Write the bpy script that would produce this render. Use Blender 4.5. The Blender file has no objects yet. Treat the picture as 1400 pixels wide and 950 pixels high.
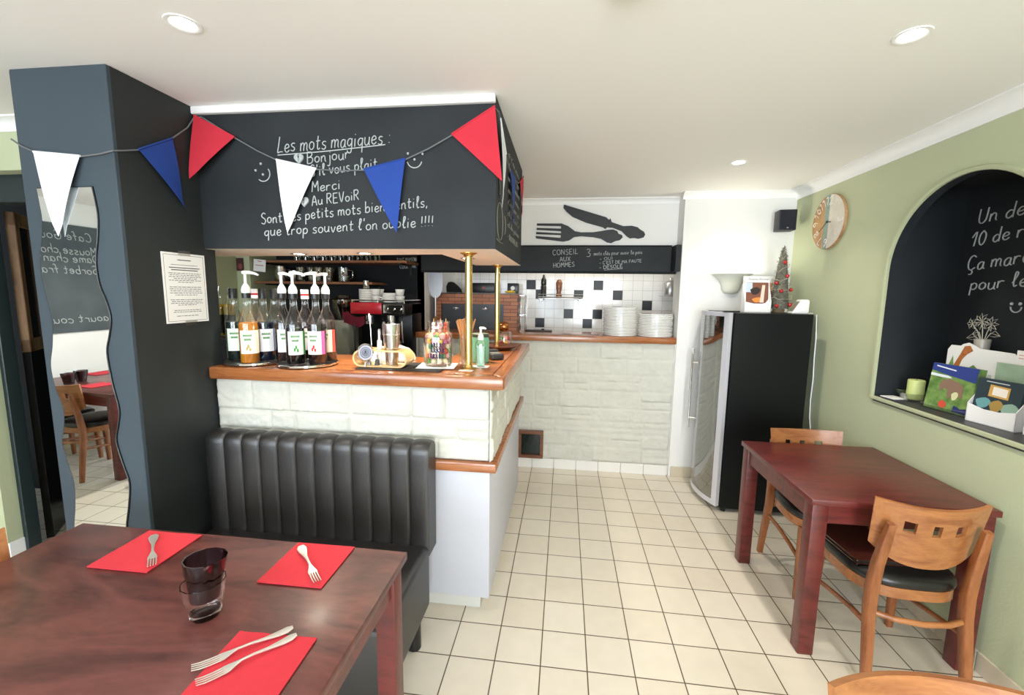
import bpy, bmesh, math, random
from mathutils import Vector, Matrix, noise
random.seed(7)
PI = math.pi
scene = bpy.context.scene
COL = scene.collection

# ------------------------------------------------------------------ camera
FPX = 583.1                                   # focal length in pixels of the 1400x950 frame
YAW, PITCH, ROLL, CAMH = 0.121292, 0.125985, -0.013490, 1.5943
def camera():
    cy, sy = math.cos(YAW), math.sin(YAW)
    f = Vector((-sy*math.cos(PITCH), cy*math.cos(PITCH), -math.sin(PITCH)))
    r0 = Vector((cy, sy, 0)); d0 = f.cross(r0)
    r = r0*math.cos(ROLL) + d0*math.sin(ROLL)
    d = -r0*math.sin(ROLL) + d0*math.cos(ROLL)
    cam = bpy.data.cameras.new('camera'); ob = bpy.data.objects.new('camera', cam); COL.objects.link(ob)
    m = Matrix((r, -d, -f)).transposed().to_4x4(); m.translation = Vector((0, 0, CAMH))
    ob.matrix_world = m
    cam.sensor_fit = 'HORIZONTAL'; cam.sensor_width = 36.0; cam.lens = FPX/1400*36.0
    cam.clip_start = 0.02; cam.clip_end = 60
    scene.camera = ob
camera()

# ------------------------------------------------------------------ world, big lights, exposure
scene.view_settings.view_transform = 'Standard'
scene.view_settings.look = 'None'
scene.view_settings.exposure = 0.45
scene.view_settings.gamma = 1.0
scene.view_settings.use_curve_mapping = False
w = bpy.data.worlds.new('sky'); scene.world = w; w.use_nodes = True
w.node_tree.nodes['Background'].inputs[0].default_value = (0.80, 0.88, 1.0, 1)
w.node_tree.nodes['Background'].inputs[1].default_value = 1.2

def area(name, loc, aim, sx, sy, power, color, spread=PI):
    l = bpy.data.lights.new(name, 'AREA'); l.shape = 'RECTANGLE'; l.size = sx; l.size_y = sy
    l.energy = power; l.color = color; l.spread = spread
    o = bpy.data.objects.new(name, l); COL.objects.link(o); o.location = loc
    o.rotation_euler = (Vector(aim)-Vector(loc)).to_track_quat('-Z', 'Y').to_euler(); o['kind'] = 'helper'
    return o
# daylight through the shop front behind the camera
area('shopfront_daylight', (-1.9, -2.75, 1.75), (-1.2, 2.0, 1.05), 3.4, 1.7, 170, (0.80, 0.89, 1.0))
area('glass_door_daylight', (0.75, -2.75, 1.35), (0.6, 2.0, 0.9), 1.3, 2.0, 130, (0.90, 0.95, 1.0))
# kitchen tube behind the partition, and the room's indirect lamp light
area('kitchen_light', (0.2, 4.12, 2.40), (0.2, 4.35, 1.0), 1.2, 0.12, 5, (1.0, 0.93, 0.84))

# ------------------------------------------------------------------ helpers
def lin(h):
    h = h.lstrip('#'); v = [int(h[i:i+2], 16)/255 for i in (0, 2, 4)]
    return tuple(c/12.92 if c <= 0.04045 else ((c+0.055)/1.055)**2.4 for c in v) + (1,)
MATS = {}
def mat(name, col, rough=0.5, metal=0.0, var=0.0, vscale=8.0, bump=0.0, bscale=60.0, spec=0.5, coat=0.0, emit=0.0, stretch=None, col2=None):
    """principled with noise variation and bump in object space"""
    if name in MATS: return MATS[name]
    m = bpy.data.materials.new(name); m.use_nodes = True; MATS[name] = m
    nt = m.node_tree; b = nt.nodes['Principled BSDF']; L = nt.links
    c = lin(col) if isinstance(col, str) else col
    b.inputs['Base Color'].default_value = c
    b.inputs['Roughness'].default_value = rough; b.inputs['Metallic'].default_value = metal
    b.inputs['Specular IOR Level'].default_value = spec
    b.inputs['Coat Weight'].default_value = coat; b.inputs['Coat Roughness'].default_value = 0.12
    if emit:
        b.inputs['Emission Color'].default_value = c; b.inputs['Emission Strength'].default_value = emit
    if var or bump:
        tc = nt.nodes.new('ShaderNodeTexCoord'); mp = nt.nodes.new('ShaderNodeMapping')
        L.new(tc.outputs['Object'], mp.inputs[0])
        if stretch: mp.inputs['Scale'].default_value = stretch
    if var:
        n = nt.nodes.new('ShaderNodeTexNoise'); n.inputs['Scale'].default_value = vscale; n.inputs['Detail'].default_value = 5
        L.new(mp.outputs[0], n.inputs['Vector'])
        r = nt.nodes.new('ShaderNodeValToRGB')
        c2 = lin(col2) if col2 else tuple(x*(1-var) for x in c[:3])+(1,)
        r.color_ramp.elements[0].position = 0.33; r.color_ramp.elements[1].position = 0.68
        r.color_ramp.elements[0].color = c2; r.color_ramp.elements[1].color = c
        L.new(n.outputs['Fac'], r.inputs[0]); L.new(r.outputs[0], b.inputs['Base Color'])
    if bump:
        n2 = nt.nodes.new('ShaderNodeTexNoise'); n2.inputs['Scale'].default_value = bscale; n2.inputs['Detail'].default_value = 4
        L.new(mp.outputs[0], n2.inputs['Vector'])
        bp = nt.nodes.new('ShaderNodeBump'); bp.inputs['Strength'].default_value = bump; bp.inputs['Distance'].default_value = 0.01
        L.new(n2.outputs['Fac'], bp.inputs['Height']); L.new(bp.outputs[0], b.inputs['Normal'])
    return m
def wood(name, c1, c2, scale=9.0, stretch=(1, 8, 8), rough=0.35, coat=0.3, rings=3.0, metal=0.0):
    """long-grained wood: stretched noise driving a wave"""
    if name in MATS: return MATS[name]
    m = bpy.data.materials.new(name); m.use_nodes = True; MATS[name] = m
    nt = m.node_tree; b = nt.nodes['Principled BSDF']; L = nt.links
    tc = nt.nodes.new('ShaderNodeTexCoord'); mp = nt.nodes.new('ShaderNodeMapping'); mp.inputs['Scale'].default_value = stretch
    L.new(tc.outputs['Object'], mp.inputs[0])
    n = nt.nodes.new('ShaderNodeTexNoise'); n.inputs['Scale'].default_value = scale*0.3; n.inputs['Detail'].default_value = 6; n.inputs['Distortion'].default_value = 0.8
    L.new(mp.outputs[0], n.inputs['Vector'])
    mu = nt.nodes.new('ShaderNodeMath'); mu.operation = 'MULTIPLY'; mu.inputs[1].default_value = rings
    L.new(n.outputs['Fac'], mu.inputs[0])
    fr = nt.nodes.new('ShaderNodeMath'); fr.operation = 'PINGPONG'; fr.inputs[1].default_value = 0.5
    L.new(mu.outputs[0], fr.inputs[0])
    n2 = nt.nodes.new('ShaderNodeTexNoise'); n2.inputs['Scale'].default_value = scale*4; n2.inputs['Detail'].default_value = 3
    L.new(mp.outputs[0], n2.inputs['Vector'])
    ad = nt.nodes.new('ShaderNodeMath'); ad.operation = 'ADD'; L.new(fr.outputs[0], ad.inputs[0])
    ml = nt.nodes.new('ShaderNodeMath'); ml.operation = 'MULTIPLY'; ml.inputs[1].default_value = 0.55
    L.new(n2.outputs['Fac'], ml.inputs[0]); L.new(ml.outputs[0], ad.inputs[1])
    r = nt.nodes.new('ShaderNodeValToRGB'); r.color_ramp.elements[0].color = lin(c1); r.color_ramp.elements[1].color = lin(c2)
    r.color_ramp.elements[0].position = 0.15; r.color_ramp.elements[1].position = 0.85
    L.new(ad.outputs[0], r.inputs[0]); L.new(r.outputs[0], b.inputs['Base Color'])
    b.inputs['Roughness'].default_value = rough; b.inputs['Coat Weight'].default_value = coat; b.inputs['Coat Roughness'].default_value = 0.2
    b.inputs['Metallic'].default_value = metal
    return m
def glass(name, tint=(1, 1, 1, 1), refl=0.12, rough=0.02):
    """thin clear glass: transparent with a fresnel-weighted gloss"""
    if name in MATS: return MATS[name]
    m = bpy.data.materials.new(name); m.use_nodes = True; MATS[name] = m
    nt = m.node_tree; nt.nodes.remove(nt.nodes['Principled BSDF']); L = nt.links
    out = [n for n in nt.nodes if n.type == 'OUTPUT_MATERIAL'][0]
    t = nt.nodes.new('ShaderNodeBsdfTransparent'); t.inputs[0].default_value = tint
    g = nt.nodes.new('ShaderNodeBsdfGlossy'); g.inputs['Roughness'].default_value = rough; g.inputs[0].default_value = (1, 1, 1, 1)
    lw = nt.nodes.new('ShaderNodeLayerWeight'); lw.inputs['Blend'].default_value = 0.22
    ad = nt.nodes.new('ShaderNodeMath'); ad.operation = 'ADD'; ad.use_clamp = True; ad.inputs[1].default_value = refl
    ml = nt.nodes.new('ShaderNodeMath'); ml.operation = 'MULTIPLY'; ml.inputs[1].default_value = 0.65
    L.new(lw.outputs['Fresnel'], ml.inputs[0]); L.new(ml.outputs[0], ad.inputs[0])
    mx = nt.nodes.new('ShaderNodeMixShader'); L.new(ad.outputs[0], mx.inputs[0]); L.new(t.outputs[0], mx.inputs[1]); L.new(g.outputs[0], mx.inputs[2])
    L.new(mx.outputs[0], out.inputs['Surface'])
    return m
def tilemat(name, c1, c2, grout, size, gw, off, axes='XY', rough=0.3, spec=0.5):
    if name in MATS: return MATS[name]
    m = bpy.data.materials.new(name); m.use_nodes = True; MATS[name] = m
    nt = m.node_tree; b = nt.nodes['Principled BSDF']; L = nt.links
    g = nt.nodes.new('ShaderNodeNewGeometry'); s = nt.nodes.new('ShaderNodeSeparateXYZ'); c = nt.nodes.new('ShaderNodeCombineXYZ')
    L.new(g.outputs['Position'], s.inputs[0])
    for k in (0, 1):
        a = nt.nodes.new('ShaderNodeMath'); a.operation = 'ADD'; a.inputs[1].default_value = 20*size - off[k]
        L.new(s.outputs['XYZ'.index(axes[k])], a.inputs[0]); L.new(a.outputs[0], c.inputs[k])
    br = nt.nodes.new('ShaderNodeTexBrick'); br.offset = 0; br.squash = 1
    br.inputs['Scale'].default_value = 1; br.inputs['Mortar Size'].default_value = gw; br.inputs['Brick Width'].default_value = size; br.inputs['Row Height'].default_value = size
    br.inputs['Mortar Smooth'].default_value = 0.2; br.inputs['Bias'].default_value = 0
    br.inputs['Color1'].default_value = lin(c1); br.inputs['Color2'].default_value = lin(c2); br.inputs['Mortar'].default_value = lin(grout)
    L.new(c.outputs[0], br.inputs['Vector'])
    n = nt.nodes.new('ShaderNodeTexNoise'); n.inputs['Scale'].default_value = 14; n.inputs['Detail'].default_value = 5
    L.new(g.outputs['Position'], n.inputs['Vector'])
    mr = nt.nodes.new('ShaderNodeMapRange'); mr.inputs[3].default_value = 0.93; mr.inputs[4].default_value = 1.05; L.new(n.outputs['Fac'], mr.inputs[0])
    mx = nt.nodes.new('ShaderNodeMix'); mx.data_type = 'RGBA'; mx.blend_type = 'MULTIPLY'; mx.inputs['Factor'].default_value = 1
    L.new(br.outputs['Color'], mx.inputs[6]); L.new(mr.outputs[0], mx.inputs[7]); L.new(mx.outputs[2], b.inputs['Base Color'])
    b.inputs['Roughness'].default_value = rough; b.inputs['Specular IOR Level'].default_value = spec
    bp = nt.nodes.new('ShaderNodeBump'); bp.invert = True; bp.inputs['Strength'].default_value = 0.35; bp.inputs['Distance'].default_value = 0.003
    L.new(br.outputs['Fac'], bp.inputs['Height']); L.new(bp.outputs[0], b.inputs['Normal'])
    return m

def B(): return bmesh.new()
def box(bm, x0, x1, y0, y1, z0, z1, bev=0.0, seg=2, mi=0, M=None):
    t = bmesh.new(); bmesh.ops.create_cube(t, size=1)
    for v in t.verts:
        v.co = Vector(((x0+x1)/2+v.co.x*(x1-x0), (y0+y1)/2+v.co.y*(y1-y0), (z0+z1)/2+v.co.z*(z1-z0)))
    if bev: bmesh.ops.bevel(t, geom=t.edges[:], offset=bev, segments=seg, profile=0.5, affect='EDGES')
    merge(bm, t, mi, M); return bm
def merge(bm, t, mi=0, M=None):
    if M is not None: bmesh.ops.transform(t, matrix=M, verts=t.verts[:])
    vs = [bm.verts.new(v.co) for v in t.verts]; t.verts.index_update()
    for f in t.faces:
        try:
            nf = bm.faces.new([vs[v.index] for v in f.verts]); nf.material_index = mi
        except ValueError: pass
    t.free()
def lathe(bm, prof, c=(0, 0, 0), seg=28, mi=0, M=None, a0=0.0, a1=2*PI, capb=True, capt=True, sx=1, sy=1):
    t = bmesh.new(); full = abs(a1-a0-2*PI) < 1e-6; n = seg if full else seg+1
    rings = []
    for r, z in prof:
        rings.append([t.verts.new((c[0]+sx*r*math.cos(a0+(a1-a0)*i/seg), c[1]+sy*r*math.sin(a0+(a1-a0)*i/seg), c[2]+z)) for i in range(n)])
    for a, b_ in zip(rings, rings[1:]):
        for i in range(n if full else n-1):
            j = (i+1) % n; t.faces.new((a[i], a[j], b_[j], b_[i]))
    if capb and prof[0][0] > 1e-4 and full: t.faces.new(rings[0][::-1])
    if capt and prof[-1][0] > 1e-4 and full: t.faces.new(rings[-1])
    bmesh.ops.remove_doubles(t, verts=t.verts[:], dist=1e-6)
    merge(bm, t, mi, M); return bm
def tube(bm, pts, r, seg=8, closed=False, mi=0, cap=True, flat=1.0):
    """round bar along points; r a number or one per point"""
    pts = [Vector(p) for p in pts]; n = len(pts); rs = r if isinstance(r, (list, tuple)) else [r]*n
    t = bmesh.new(); rings = []; up = None
    for i, p in enumerate(pts):
        a = pts[i-1] if (i > 0 or closed) else pts[i]; b_ = pts[(i+1) % n] if (i < n-1 or closed) else pts[i]
        d = (b_-a)
        if d.length < 1e-9: d = Vector((0, 0, 1))
        d.normalize()
        if up is None: up = Vector((0, 0, 1)) if abs(d.z) < 0.9 else Vector((1, 0, 0))
        s = d.cross(up)
        if s.length < 1e-6: s = d.orthogonal()
        s.normalize(); up = s.cross(d).normalized()
        rings.append([t.verts.new(p + (s*math.cos(2*PI*k/seg) + up*math.sin(2*PI*k/seg)*flat)*rs[i]) for k in range(seg)])
    m = n if closed else n-1
    for i in range(m):
        a, b_ = rings[i], rings[(i+1) % n]
        for k in range(seg):
            j = (k+1) % seg; t.faces.new((a[k], a[j], b_[j], b_[k]))
    if cap and not closed: t.faces.new(rings[0][::-1]); t.faces.new(rings[-1])
    merge(bm, t, mi); return bm
def bar(bm, pts, wd, th, side=(1, 0, 0), mi=0):
    """rectangular bar along points; widths per point allowed; side = direction of the width"""
    pts = [Vector(p) for p in pts]; n = len(pts)
    ws = wd if isinstance(wd, (list, tuple)) else [wd]*n; ts = th if isinstance(th, (list, tuple)) else [th]*n
    t = bmesh.new(); rings = []
    for i, p in enumerate(pts):
        d = (pts[min(i+1, n-1)]-pts[max(i-1, 0)]).normalized(); s = Vector(side); s = (s-d*s.dot(d)).normalized(); u = d.cross(s)
        c = 0.22
        q = []
        for a, b_ in ((1, 1-c), (1-c, 1), (-1+c, 1), (-1, 1-c), (-1, -1+c), (-1+c, -1), (1-c, -1), (1, -1+c)):
            q.append(t.verts.new(p + s*a*ws[i]/2 + u*b_*ts[i]/2))
        rings.append(q)
    for a, b_ in zip(rings, rings[1:]):
        for k in range(8):
            j = (k+1) % 8; t.faces.new((a[k], a[j], b_[j], b_[k]))
    t.faces.new(rings[0][::-1]); t.faces.new(rings[-1])
    merge(bm, t, mi); return bm
def prism(bm, poly, f, d, mi=0, bev=0.0):
    """extrude a 2-D outline; f maps (u, v, depth) to a point"""
    t = bmesh.new()
    a = [t.verts.new(f(u, v, 0)) for u, v in poly]; b_ = [t.verts.new(f(u, v, d)) for u, v in poly]
    n = len(poly)
    t.faces.new(a); t.faces.new(b_[::-1])
    for i in range(n):
        j = (i+1) % n; t.faces.new((a[j], a[i], b_[i], b_[j]))
    bmesh.ops.recalc_face_normals(t, faces=t.faces[:])
    if bev: bmesh.ops.bevel(t, geom=[e for e in t.edges if abs(e.calc_face_angle(0)) > 0.6], offset=bev, segments=2, profile=0.5, affect='EDGES')
    big = [x for x in t.faces if len(x.verts) > 4]
    if big: bmesh.ops.triangulate(t, faces=big)
    merge(bm, t, mi); return bm
def ball(bm, c, r, mi=0, sub=2, sc=(1, 1, 1)):
    t = bmesh.new(); bmesh.ops.create_icosphere(t, subdivisions=sub, radius=1)
    for v in t.verts: v.co = Vector((c[0]+v.co.x*r*sc[0], c[1]+v.co.y*r*sc[1], c[2]+v.co.z*r*sc[2]))
    merge(bm, t, mi); return bm
def quad(bm, pts, mi=0):
    f = bm.faces.new([bm.verts.new(p) for p in pts]); f.material_index = mi; return f

def O(name, bm, m, parent=None, label=None, smooth=30, fix=True):
    me = bpy.data.meshes.new(name)
    if fix: bmesh.ops.recalc_face_normals(bm, faces=bm.faces[:])
    bm.to_mesh(me); bm.free()
    for x in (m if isinstance(m, (list, tuple)) else [m]): me.materials.append(x)
    if smooth:
        me.polygons.foreach_set('use_smooth', [True]*len(me.polygons)); me.set_sharp_from_angle(angle=math.radians(smooth))
    o = bpy.data.objects.new(name, me); COL.objects.link(o)
    if parent is not None: o.parent = parent
    if label: o['label'] = label
    return o
def tag(o, label, cat, group=None, kind=None):
    o['label'] = label; o['category'] = cat
    if group: o['group'] = group
    if kind: o['kind'] = kind
    return o
def T(name, label, cat, loc=(0, 0, 0), rz=0.0, group=None):
    o = bpy.data.objects.new(name, None); COL.objects.link(o); o.empty_display_size = 0.05
    o.location = loc; o.rotation_euler = (0, 0, rz)
    return tag(o, label, cat, group)
def S(name, bm, m, label=None, smooth=30, fix=False):
    o = O(name, bm, m, None, label, smooth, fix); o['kind'] = 'structure'; return o
def dup(src, loc, rz=None, label=None, group=None):
    r = src.copy(); COL.objects.link(r); r.location = loc
    if rz is not None: r.rotation_euler = (0, 0, rz)
    if label: r['label'] = label
    if group: r['group'] = group
    for ch in list(src.children):
        c = ch.copy(); COL.objects.link(c); c.parent = r
        for g in list(ch.children):
            d = g.copy(); COL.objects.link(d); d.parent = c
    return r

# ------------------------------------------------------------------ chalk handwriting: a small single-stroke alphabet (x-height 5, capitals 10)
GL = {
'a': (5, "4,4.6 2,5 .3,3.5 .3,1 1.6,0 3.4,1.2 4,4.6|4,4.8 4,1 5,.2"), 'b': (5, "0,10 0,0|0,3 2,5 4,4 4,1.2 2,0 .2,1"),
'c': (4.6, "4,4.2 2.4,5 .4,3.8 .2,1.6 1.4,0 3,.1 4.2,1"), 'd': (5, "4,4 2,5 .2,3.5 .2,1.2 1.8,0 4,1.6|4.2,10 4,0"),
'e': (4.8, ".2,2.4 2.4,2.6 4,3.4 3.2,4.8 1.6,4.9 .3,3.4 .4,1.2 1.8,0 3.2,.2 4.4,1.2"), 'f': (4, "4,9 3,10 2,9 1.8,4 1.8,0|.2,5 3.6,5.2"),
'g': (5, "4,4.4 2,5 .2,3.6 .3,1.4 2,.5 4,2.2|4.1,5 4,-2.2 2.8,-4 1,-3.6 .2,-2.4"), 'h': (5, "0,10 0,0|0,3 2,5 3.8,4.2 4,0"),
'i': (2.2, "0.6,5 .6,0|.6,7.4 .7,7.8"), 'j': (3, "2,5 2,-2 1,-4 -.4,-3.4|2,7.4 2.1,7.8"), 'k': (5, "0,10 0,0|3.6,5 .2,2.4 4,0"),
'l': (3.2, "0,2.4 1.8,6.4 2.4,9 1.5,10 .8,8.6 .8,2 1.6,0 2.8,.8"), 'm': (7.2, "0,5 0,0|0,3 1.6,5 3,4 3,0|3,3 4.6,5 6,4 6,1 6.8,0"),
'n': (5, "0,5 0,0|0,3 1.8,5 3.4,4.2 3.6,1 4.4,0"), 'o': (5, "2,5 .2,3.8 .2,1.2 2,0 4,1.2 4,3.8 2,5"),
'p': (5, ".2,5 0,-4|.2,3.6 2,5 4,4 4,1.4 2,.2 .2,1.4"), 'q': (5, "4,4.4 2,5 .2,3.6 .3,1.4 2,.5 4,2.2|4.1,5 4,-4"),
'r': (4.2, "0,5 0,0|0,3 1.4,4.8 3.4,4.6"), 's': (4.4, "3.6,4.6 2,5 .5,4.2 1,3 3,2.2 3.5,.9 2,0 0,.6"), 't': (4.2, "1.6,8.4 1.4,1.2 2.4,0 3.6,.8|0,5.2 3.6,5.4"),
'u': (5, "0,5 .1,1.4 1.6,0 3.4,1 4,3|4,5 4,.8 4.8,0"), 'v': (4.6, "0,5 2,0 4,5"), 'w': (6.6, "0,5 1.4,0 3,4 4.6,0 6,5"), 'x': (4.6, "0,5 4,0|4,5 0,0"), 'y': (5, "0,5 1.8,1|4,5 1.6,-2.4 0,-4"), 'z': (4.6, "0,5 4,5 0,0 4,0"),
'A': (6.4, "0,0 2.8,10 5.6,0|1,3.6 4.6,3.6"), 'B': (6, "0,0 0,10|0,10 3.6,9.6 4.4,7.4 2.6,5.6 0,5.2|0,5.2 4,5 5.2,2.6 3.6,.2 0,0"),
'C': (6.2, "5.2,8.6 3.2,10 1,8.8 0,5.4 .6,1.6 2.6,0 5.4,1.4"), 'D': (6.4, "0,0 0,10|0,10 3.6,9.4 5.6,6 4.8,1.8 2,.1 0,0"),
'E': (5.4, "4.6,10 0,10|0,10 0,0|0,5.2 4,5.2|0,0 4.8,0"), 'F': (5.2, "4.6,10 0,10|0,10 0,0|0,5.2 4,5.2"), 'G': (6.6, "5.2,8.6 3.2,10 1,8.8 0,5.4 .6,1.6 2.6,0 5.2,1.4 5.2,4.4|3.4,4.4 5.8,4.4"),
'H': (6.2, "0,0 0,10|5.2,0 5.2,10|0,5 5.2,5"), 'I': (2, ".6,0 .6,10"), 'J': (5, "4,10 4,2 2.4,0 .4,1"), 'L': (5.4, "1.4,10 .6,4 0,0 2.4,.4 4.8,.2"), 'M': (7, "0,0 .6,10|.6,10 3,4|3,4 5.6,10|5.6,10 6.2,0"),
'N': (6.4, "0,0 0,10|0,10 5.2,0|5.2,0 5.2,10"), 'O': (7, "3,10 .4,8 0,4.6 1.2,.8 3.2,0 5.6,1.8 6,5.6 5,9 3,10"), 'P': (5.8, "0,0 0,10|0,10 3.6,9.8 4.8,7.6 3.2,5.2 0,4.8"), 'R': (6, "0,0 0,10|0,10 3.6,9.8 4.6,7.6 3,5.4 0,5|1.8,5 5,0"),
'S': (5.6, "4.6,8.8 2.6,10 .6,8.6 .8,6.4 3.6,4.6 4.6,2.2 2.8,0 0,1"), 'T': (6, "0,10 5.6,10|2.8,10 2.8,0"), 'U': (6.2, "0,10 .2,2.4 2.4,0 4.8,2.2 5.2,10"), 'V': (6, "0,10 2.6,0 5.2,10"), 'X': (6, "0,10 5,0|5,10 0,0"), 'Y': (6, "0,10 2.6,5|5.2,10 2.6,5 2.6,0"),
'0': (5.4, "2.2,10 .2,7.4 0,3 1.8,0 4,2 4.4,7 2.2,10"), '1': (4.4, "0,6.4 3,10 2.2,0"), '3': (5.4, ".4,9.4 3,10 4.2,8 2,5.6 4.4,3.6 3.2,.4 0,.8"),
"'": (1.6, ".8,10 .4,7.6"), '.': (2, ".3,.2 .6,.1"), ',': (2, ".8,.6 .2,-1.6"), ':': (2.4, ".6,5 .8,5.3|.6,.6 .8,.9"), '!': (2, ".6,9 .5,3|.5,.2 .6,.5"), '-': (4, "0,4 3,4.1"), '/': (4, "0,0 3.4,10"), ' ': (3.2, ""),
}
GL['é'] = (4.8, GL['e'][1] + "|2,6.4 3.6,8.4"); GL['É'] = (5.4, GL['E'][1] + "|2,11 3.8,13"); GL['î'] = (2.6, ".6,5 .6,0|-.4,6.4 .6,8 1.6,6.4")
GL['Ç'] = (6.2, GL['C'][1] + "|3,0 4,-1.6 3.2,-3 1.6,-3"); GL['è'] = (4.8, GL['e'][1] + "|1.2,8.4 2.6,6.4"); GL['ç'] = (4.6, GL['c'][1] + "|2,0 2.8,-1.4 1.2,-2.4"); GL['ù'] = GL['u']
def smooth_pts(p, k=4):
    if len(p) < 3: return p
    q = []
    for i in range(len(p)-1):
        a, b_, c, d = p[max(i-1, 0)], p[i], p[i+1], p[min(i+2, len(p)-1)]
        for s in range(k):
            t = s/k
            q.append(tuple(0.5*(2*b_[j]+(c[j]-a[j])*t+(2*a[j]-5*b_[j]+4*c[j]-d[j])*t*t+(3*b_[j]-a[j]-3*c[j]+d[j])*t**3) for j in (0, 1)))
    q.append(p[-1]); return q
def chalk(bm, text, P, a, b_, h, r=0.0022, slant=0.06, k=4, jit=0.45):
    """write text along the baseline a->b_ (plane coords) with capitals h tall; P maps plane coords to a point"""
    adv = []; x = 0
    for ch in text:
        g = GL.get(ch, GL[' ']); adv.append(x); x += g[0] + (1.3 if ch != ' ' else 0.4)
    W = max(x-1.3, 1); du = Vector((b_[0]-a[0], b_[1]-a[1])); L = du.length; d = du/L
    if P(1, 0).x-P(0, 0).x == 0 and False: pass
    n = Vector((-d.y, d.x)) if d.x >= 0 else Vector((d.y, -d.x))
    sx = L/W; sy = h/10
    for ch, x0 in zip(text, adv):
        g = GL.get(ch, GL[' '])
        if not g[1]: continue
        jy = random.uniform(-jit, jit)
        for st in g[1].split('|'):
            pp = [tuple(float(v) for v in q.split(',')) for q in st.split()]
            pp = smooth_pts(pp, k)
            pts = []
            for px, py in pp:
                u = d*((x0+px+py*slant*2)*sx) + n*((py+jy)*sy)
                pts.append(P(a[0]+u.x, a[1]+u.y))
            tube(bm, pts, r, 5)
    return bm
def stroke(bm, pts, P, r=0.0022, k=4):
    tube(bm, [P(u, v) for u, v in smooth_pts(pts, k)], r, 5)
def circ(u, v, r, a0=0, a1=2*PI, n=10, ry=None):
    return [(u+r*math.cos(a0+(a1-a0)*i/n), v+(ry or r)*math.sin(a0+(a1-a0)*i/n)) for i in range(n+1)]
CHALK = mat('chalk', '#b4b9b8', 0.95, spec=0.1)
CHALKF = mat('faded_chalk', '#86867c', 0.95, spec=0.1)
# ------------------------------------------------------------------ materials of the place
TS = 0.2; GX, GY = -0.26049, 3.65952                       # floor tile size and grid origin
FLOOR = tilemat('floor_tiles', '#ddd5c5', '#d7cdbb', '#574836', TS, 0.0028, (GX % TS, GY % TS), rough=0.28)
CEIL = mat('ceiling_paint', '#eeece8', 0.9, bump=0.05, bscale=40)
WHITE = mat('white_paint', '#e9e8e4', 0.85, var=0.04, vscale=3)
GREEN = mat('sage_paint', '#bcc3a0', 0.8, var=0.05, vscale=2.5, bump=0.08, bscale=90)
BLACK = mat('blackboard_paint', '#191d20', 0.62, var=0.18, vscale=3.2, col2='#24282b', spec=0.35)
DARK = mat('dark_paint', '#15181a', 0.7, spec=0.3)
COLB = mat('column_black', '#252a2a', 0.6, var=0.12, vscale=5, bump=0.1, bscale=160)
SLATE = mat('slate_blue', '#3a464e', 0.7, var=0.08, vscale=4, bump=0.06, bscale=120)  # column front, lighter and bluer than the column sides
BOARD = mat('chalkboard_grey', '#3c4448', 0.75, var=0.25, vscale=4, col2='#4d5557')
TEAL = mat('dark_teal_gloss', '#16262b', 0.35)
TRIMW = mat('white_gloss', '#f0f0ee', 0.5)
PLINTH = mat('beige_tile', '#cfc3ab', 0.35, var=0.06, vscale=10)
SOFFITW = mat('cream_paint', '#efe3d6', 0.7)
SILL = mat('dark_sill', '#3a3a3c', 0.45, var=0.2, vscale=8)
OAK = wood('bar_oak', '#7c4020', '#a96a3c', 7, (1, 9, 9), 0.26, 0.5)
OAKY = wood('bar_oak_deep', '#7c4020', '#a96a3c', 7, (9, 1, 9), 0.26, 0.5)
MAHOG = wood('mahogany', '#461614', '#6a2622', 10, (1, 5, 5), 0.38, 0.15)
MAHOGL = wood('mahogany_daylit', '#3d1b19', '#6a3a33', 4.5, (1.2, 3.5, 3), 0.4, 0.12, rings=5)  # mahogany again, with the window light painted in as a browner tone
BEECH = wood('beech_orange', '#773f1c', '#9c5f36', 8, (6, 6, 1.2), 0.4, 0.3)
BEECHH = wood('beech_orange_flat', '#7f4727', '#aa6f40', 8, (1.2, 6, 6), 0.38, 0.3)
BEECHR = wood('beech_red', '#95461f', '#bd6c3c', 8, (1.2, 6, 6), 0.38, 0.3)
LEATHER = mat('black_leather', '#1b1817', 0.42, var=0.25, vscale=30, bump=0.12, bscale=220, spec=0.95)
VINYL = mat('black_vinyl', '#131313', 0.32, bump=0.05, bscale=150, spec=0.6)
STONE = mat('cream_stone', '#cfcec3', 0.85, var=0.07, vscale=9, bump=0.35, bscale=45)
BRASS = mat('brass', '#dfbd78', 0.2, 1.0)
STEEL = mat('steel', '#c9c8c6', 0.2, 1.0)
STEELB = mat('brushed_steel', '#b5b5b5', 0.34, 1.0)
CHROME = mat('chrome', '#e4e4e4', 0.08, 1.0)
CLEAR = glass('clear_glass', (0.97, 0.98, 0.98, 1), 0.05)
FORKSTEEL = None
SMOKE = glass('smoked_glass', (0.30, 0.25, 0.28, 1), 0.12)
WPLAST = mat('white_plastic', '#f0f0ee', 0.35)
BPLAST = mat('black_plastic', '#151617', 0.35)
PAPERW = mat('white_paper', '#f2f1ee', 0.85)
PORC = mat('white_porcelain', '#ecebe6', 0.15, coat=0.5)
INK = mat('printed_ink', '#5a5a5e', 0.9)
RED = mat('red_cloth', '#c8283a', 0.85, var=0.08, vscale=12)
BLUE = mat('blue_cloth', '#1f4396', 0.85, var=0.08, vscale=12)
WCLOTH = mat('white_cloth', '#eef0f4', 0.85)
NAPKIN = mat('red_paper', '#c62c39', 0.9, var=0.05, vscale=30, bump=0.05, bscale=300)
BULB = mat('lamp_glow', '#fff3df', 0.5, emit=30)

XR, ZC, YP, YC = 1.82, 2.435, 3.78, 3.97                      # right wall, ceiling, pilaster, recessed kitchen wall
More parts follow.
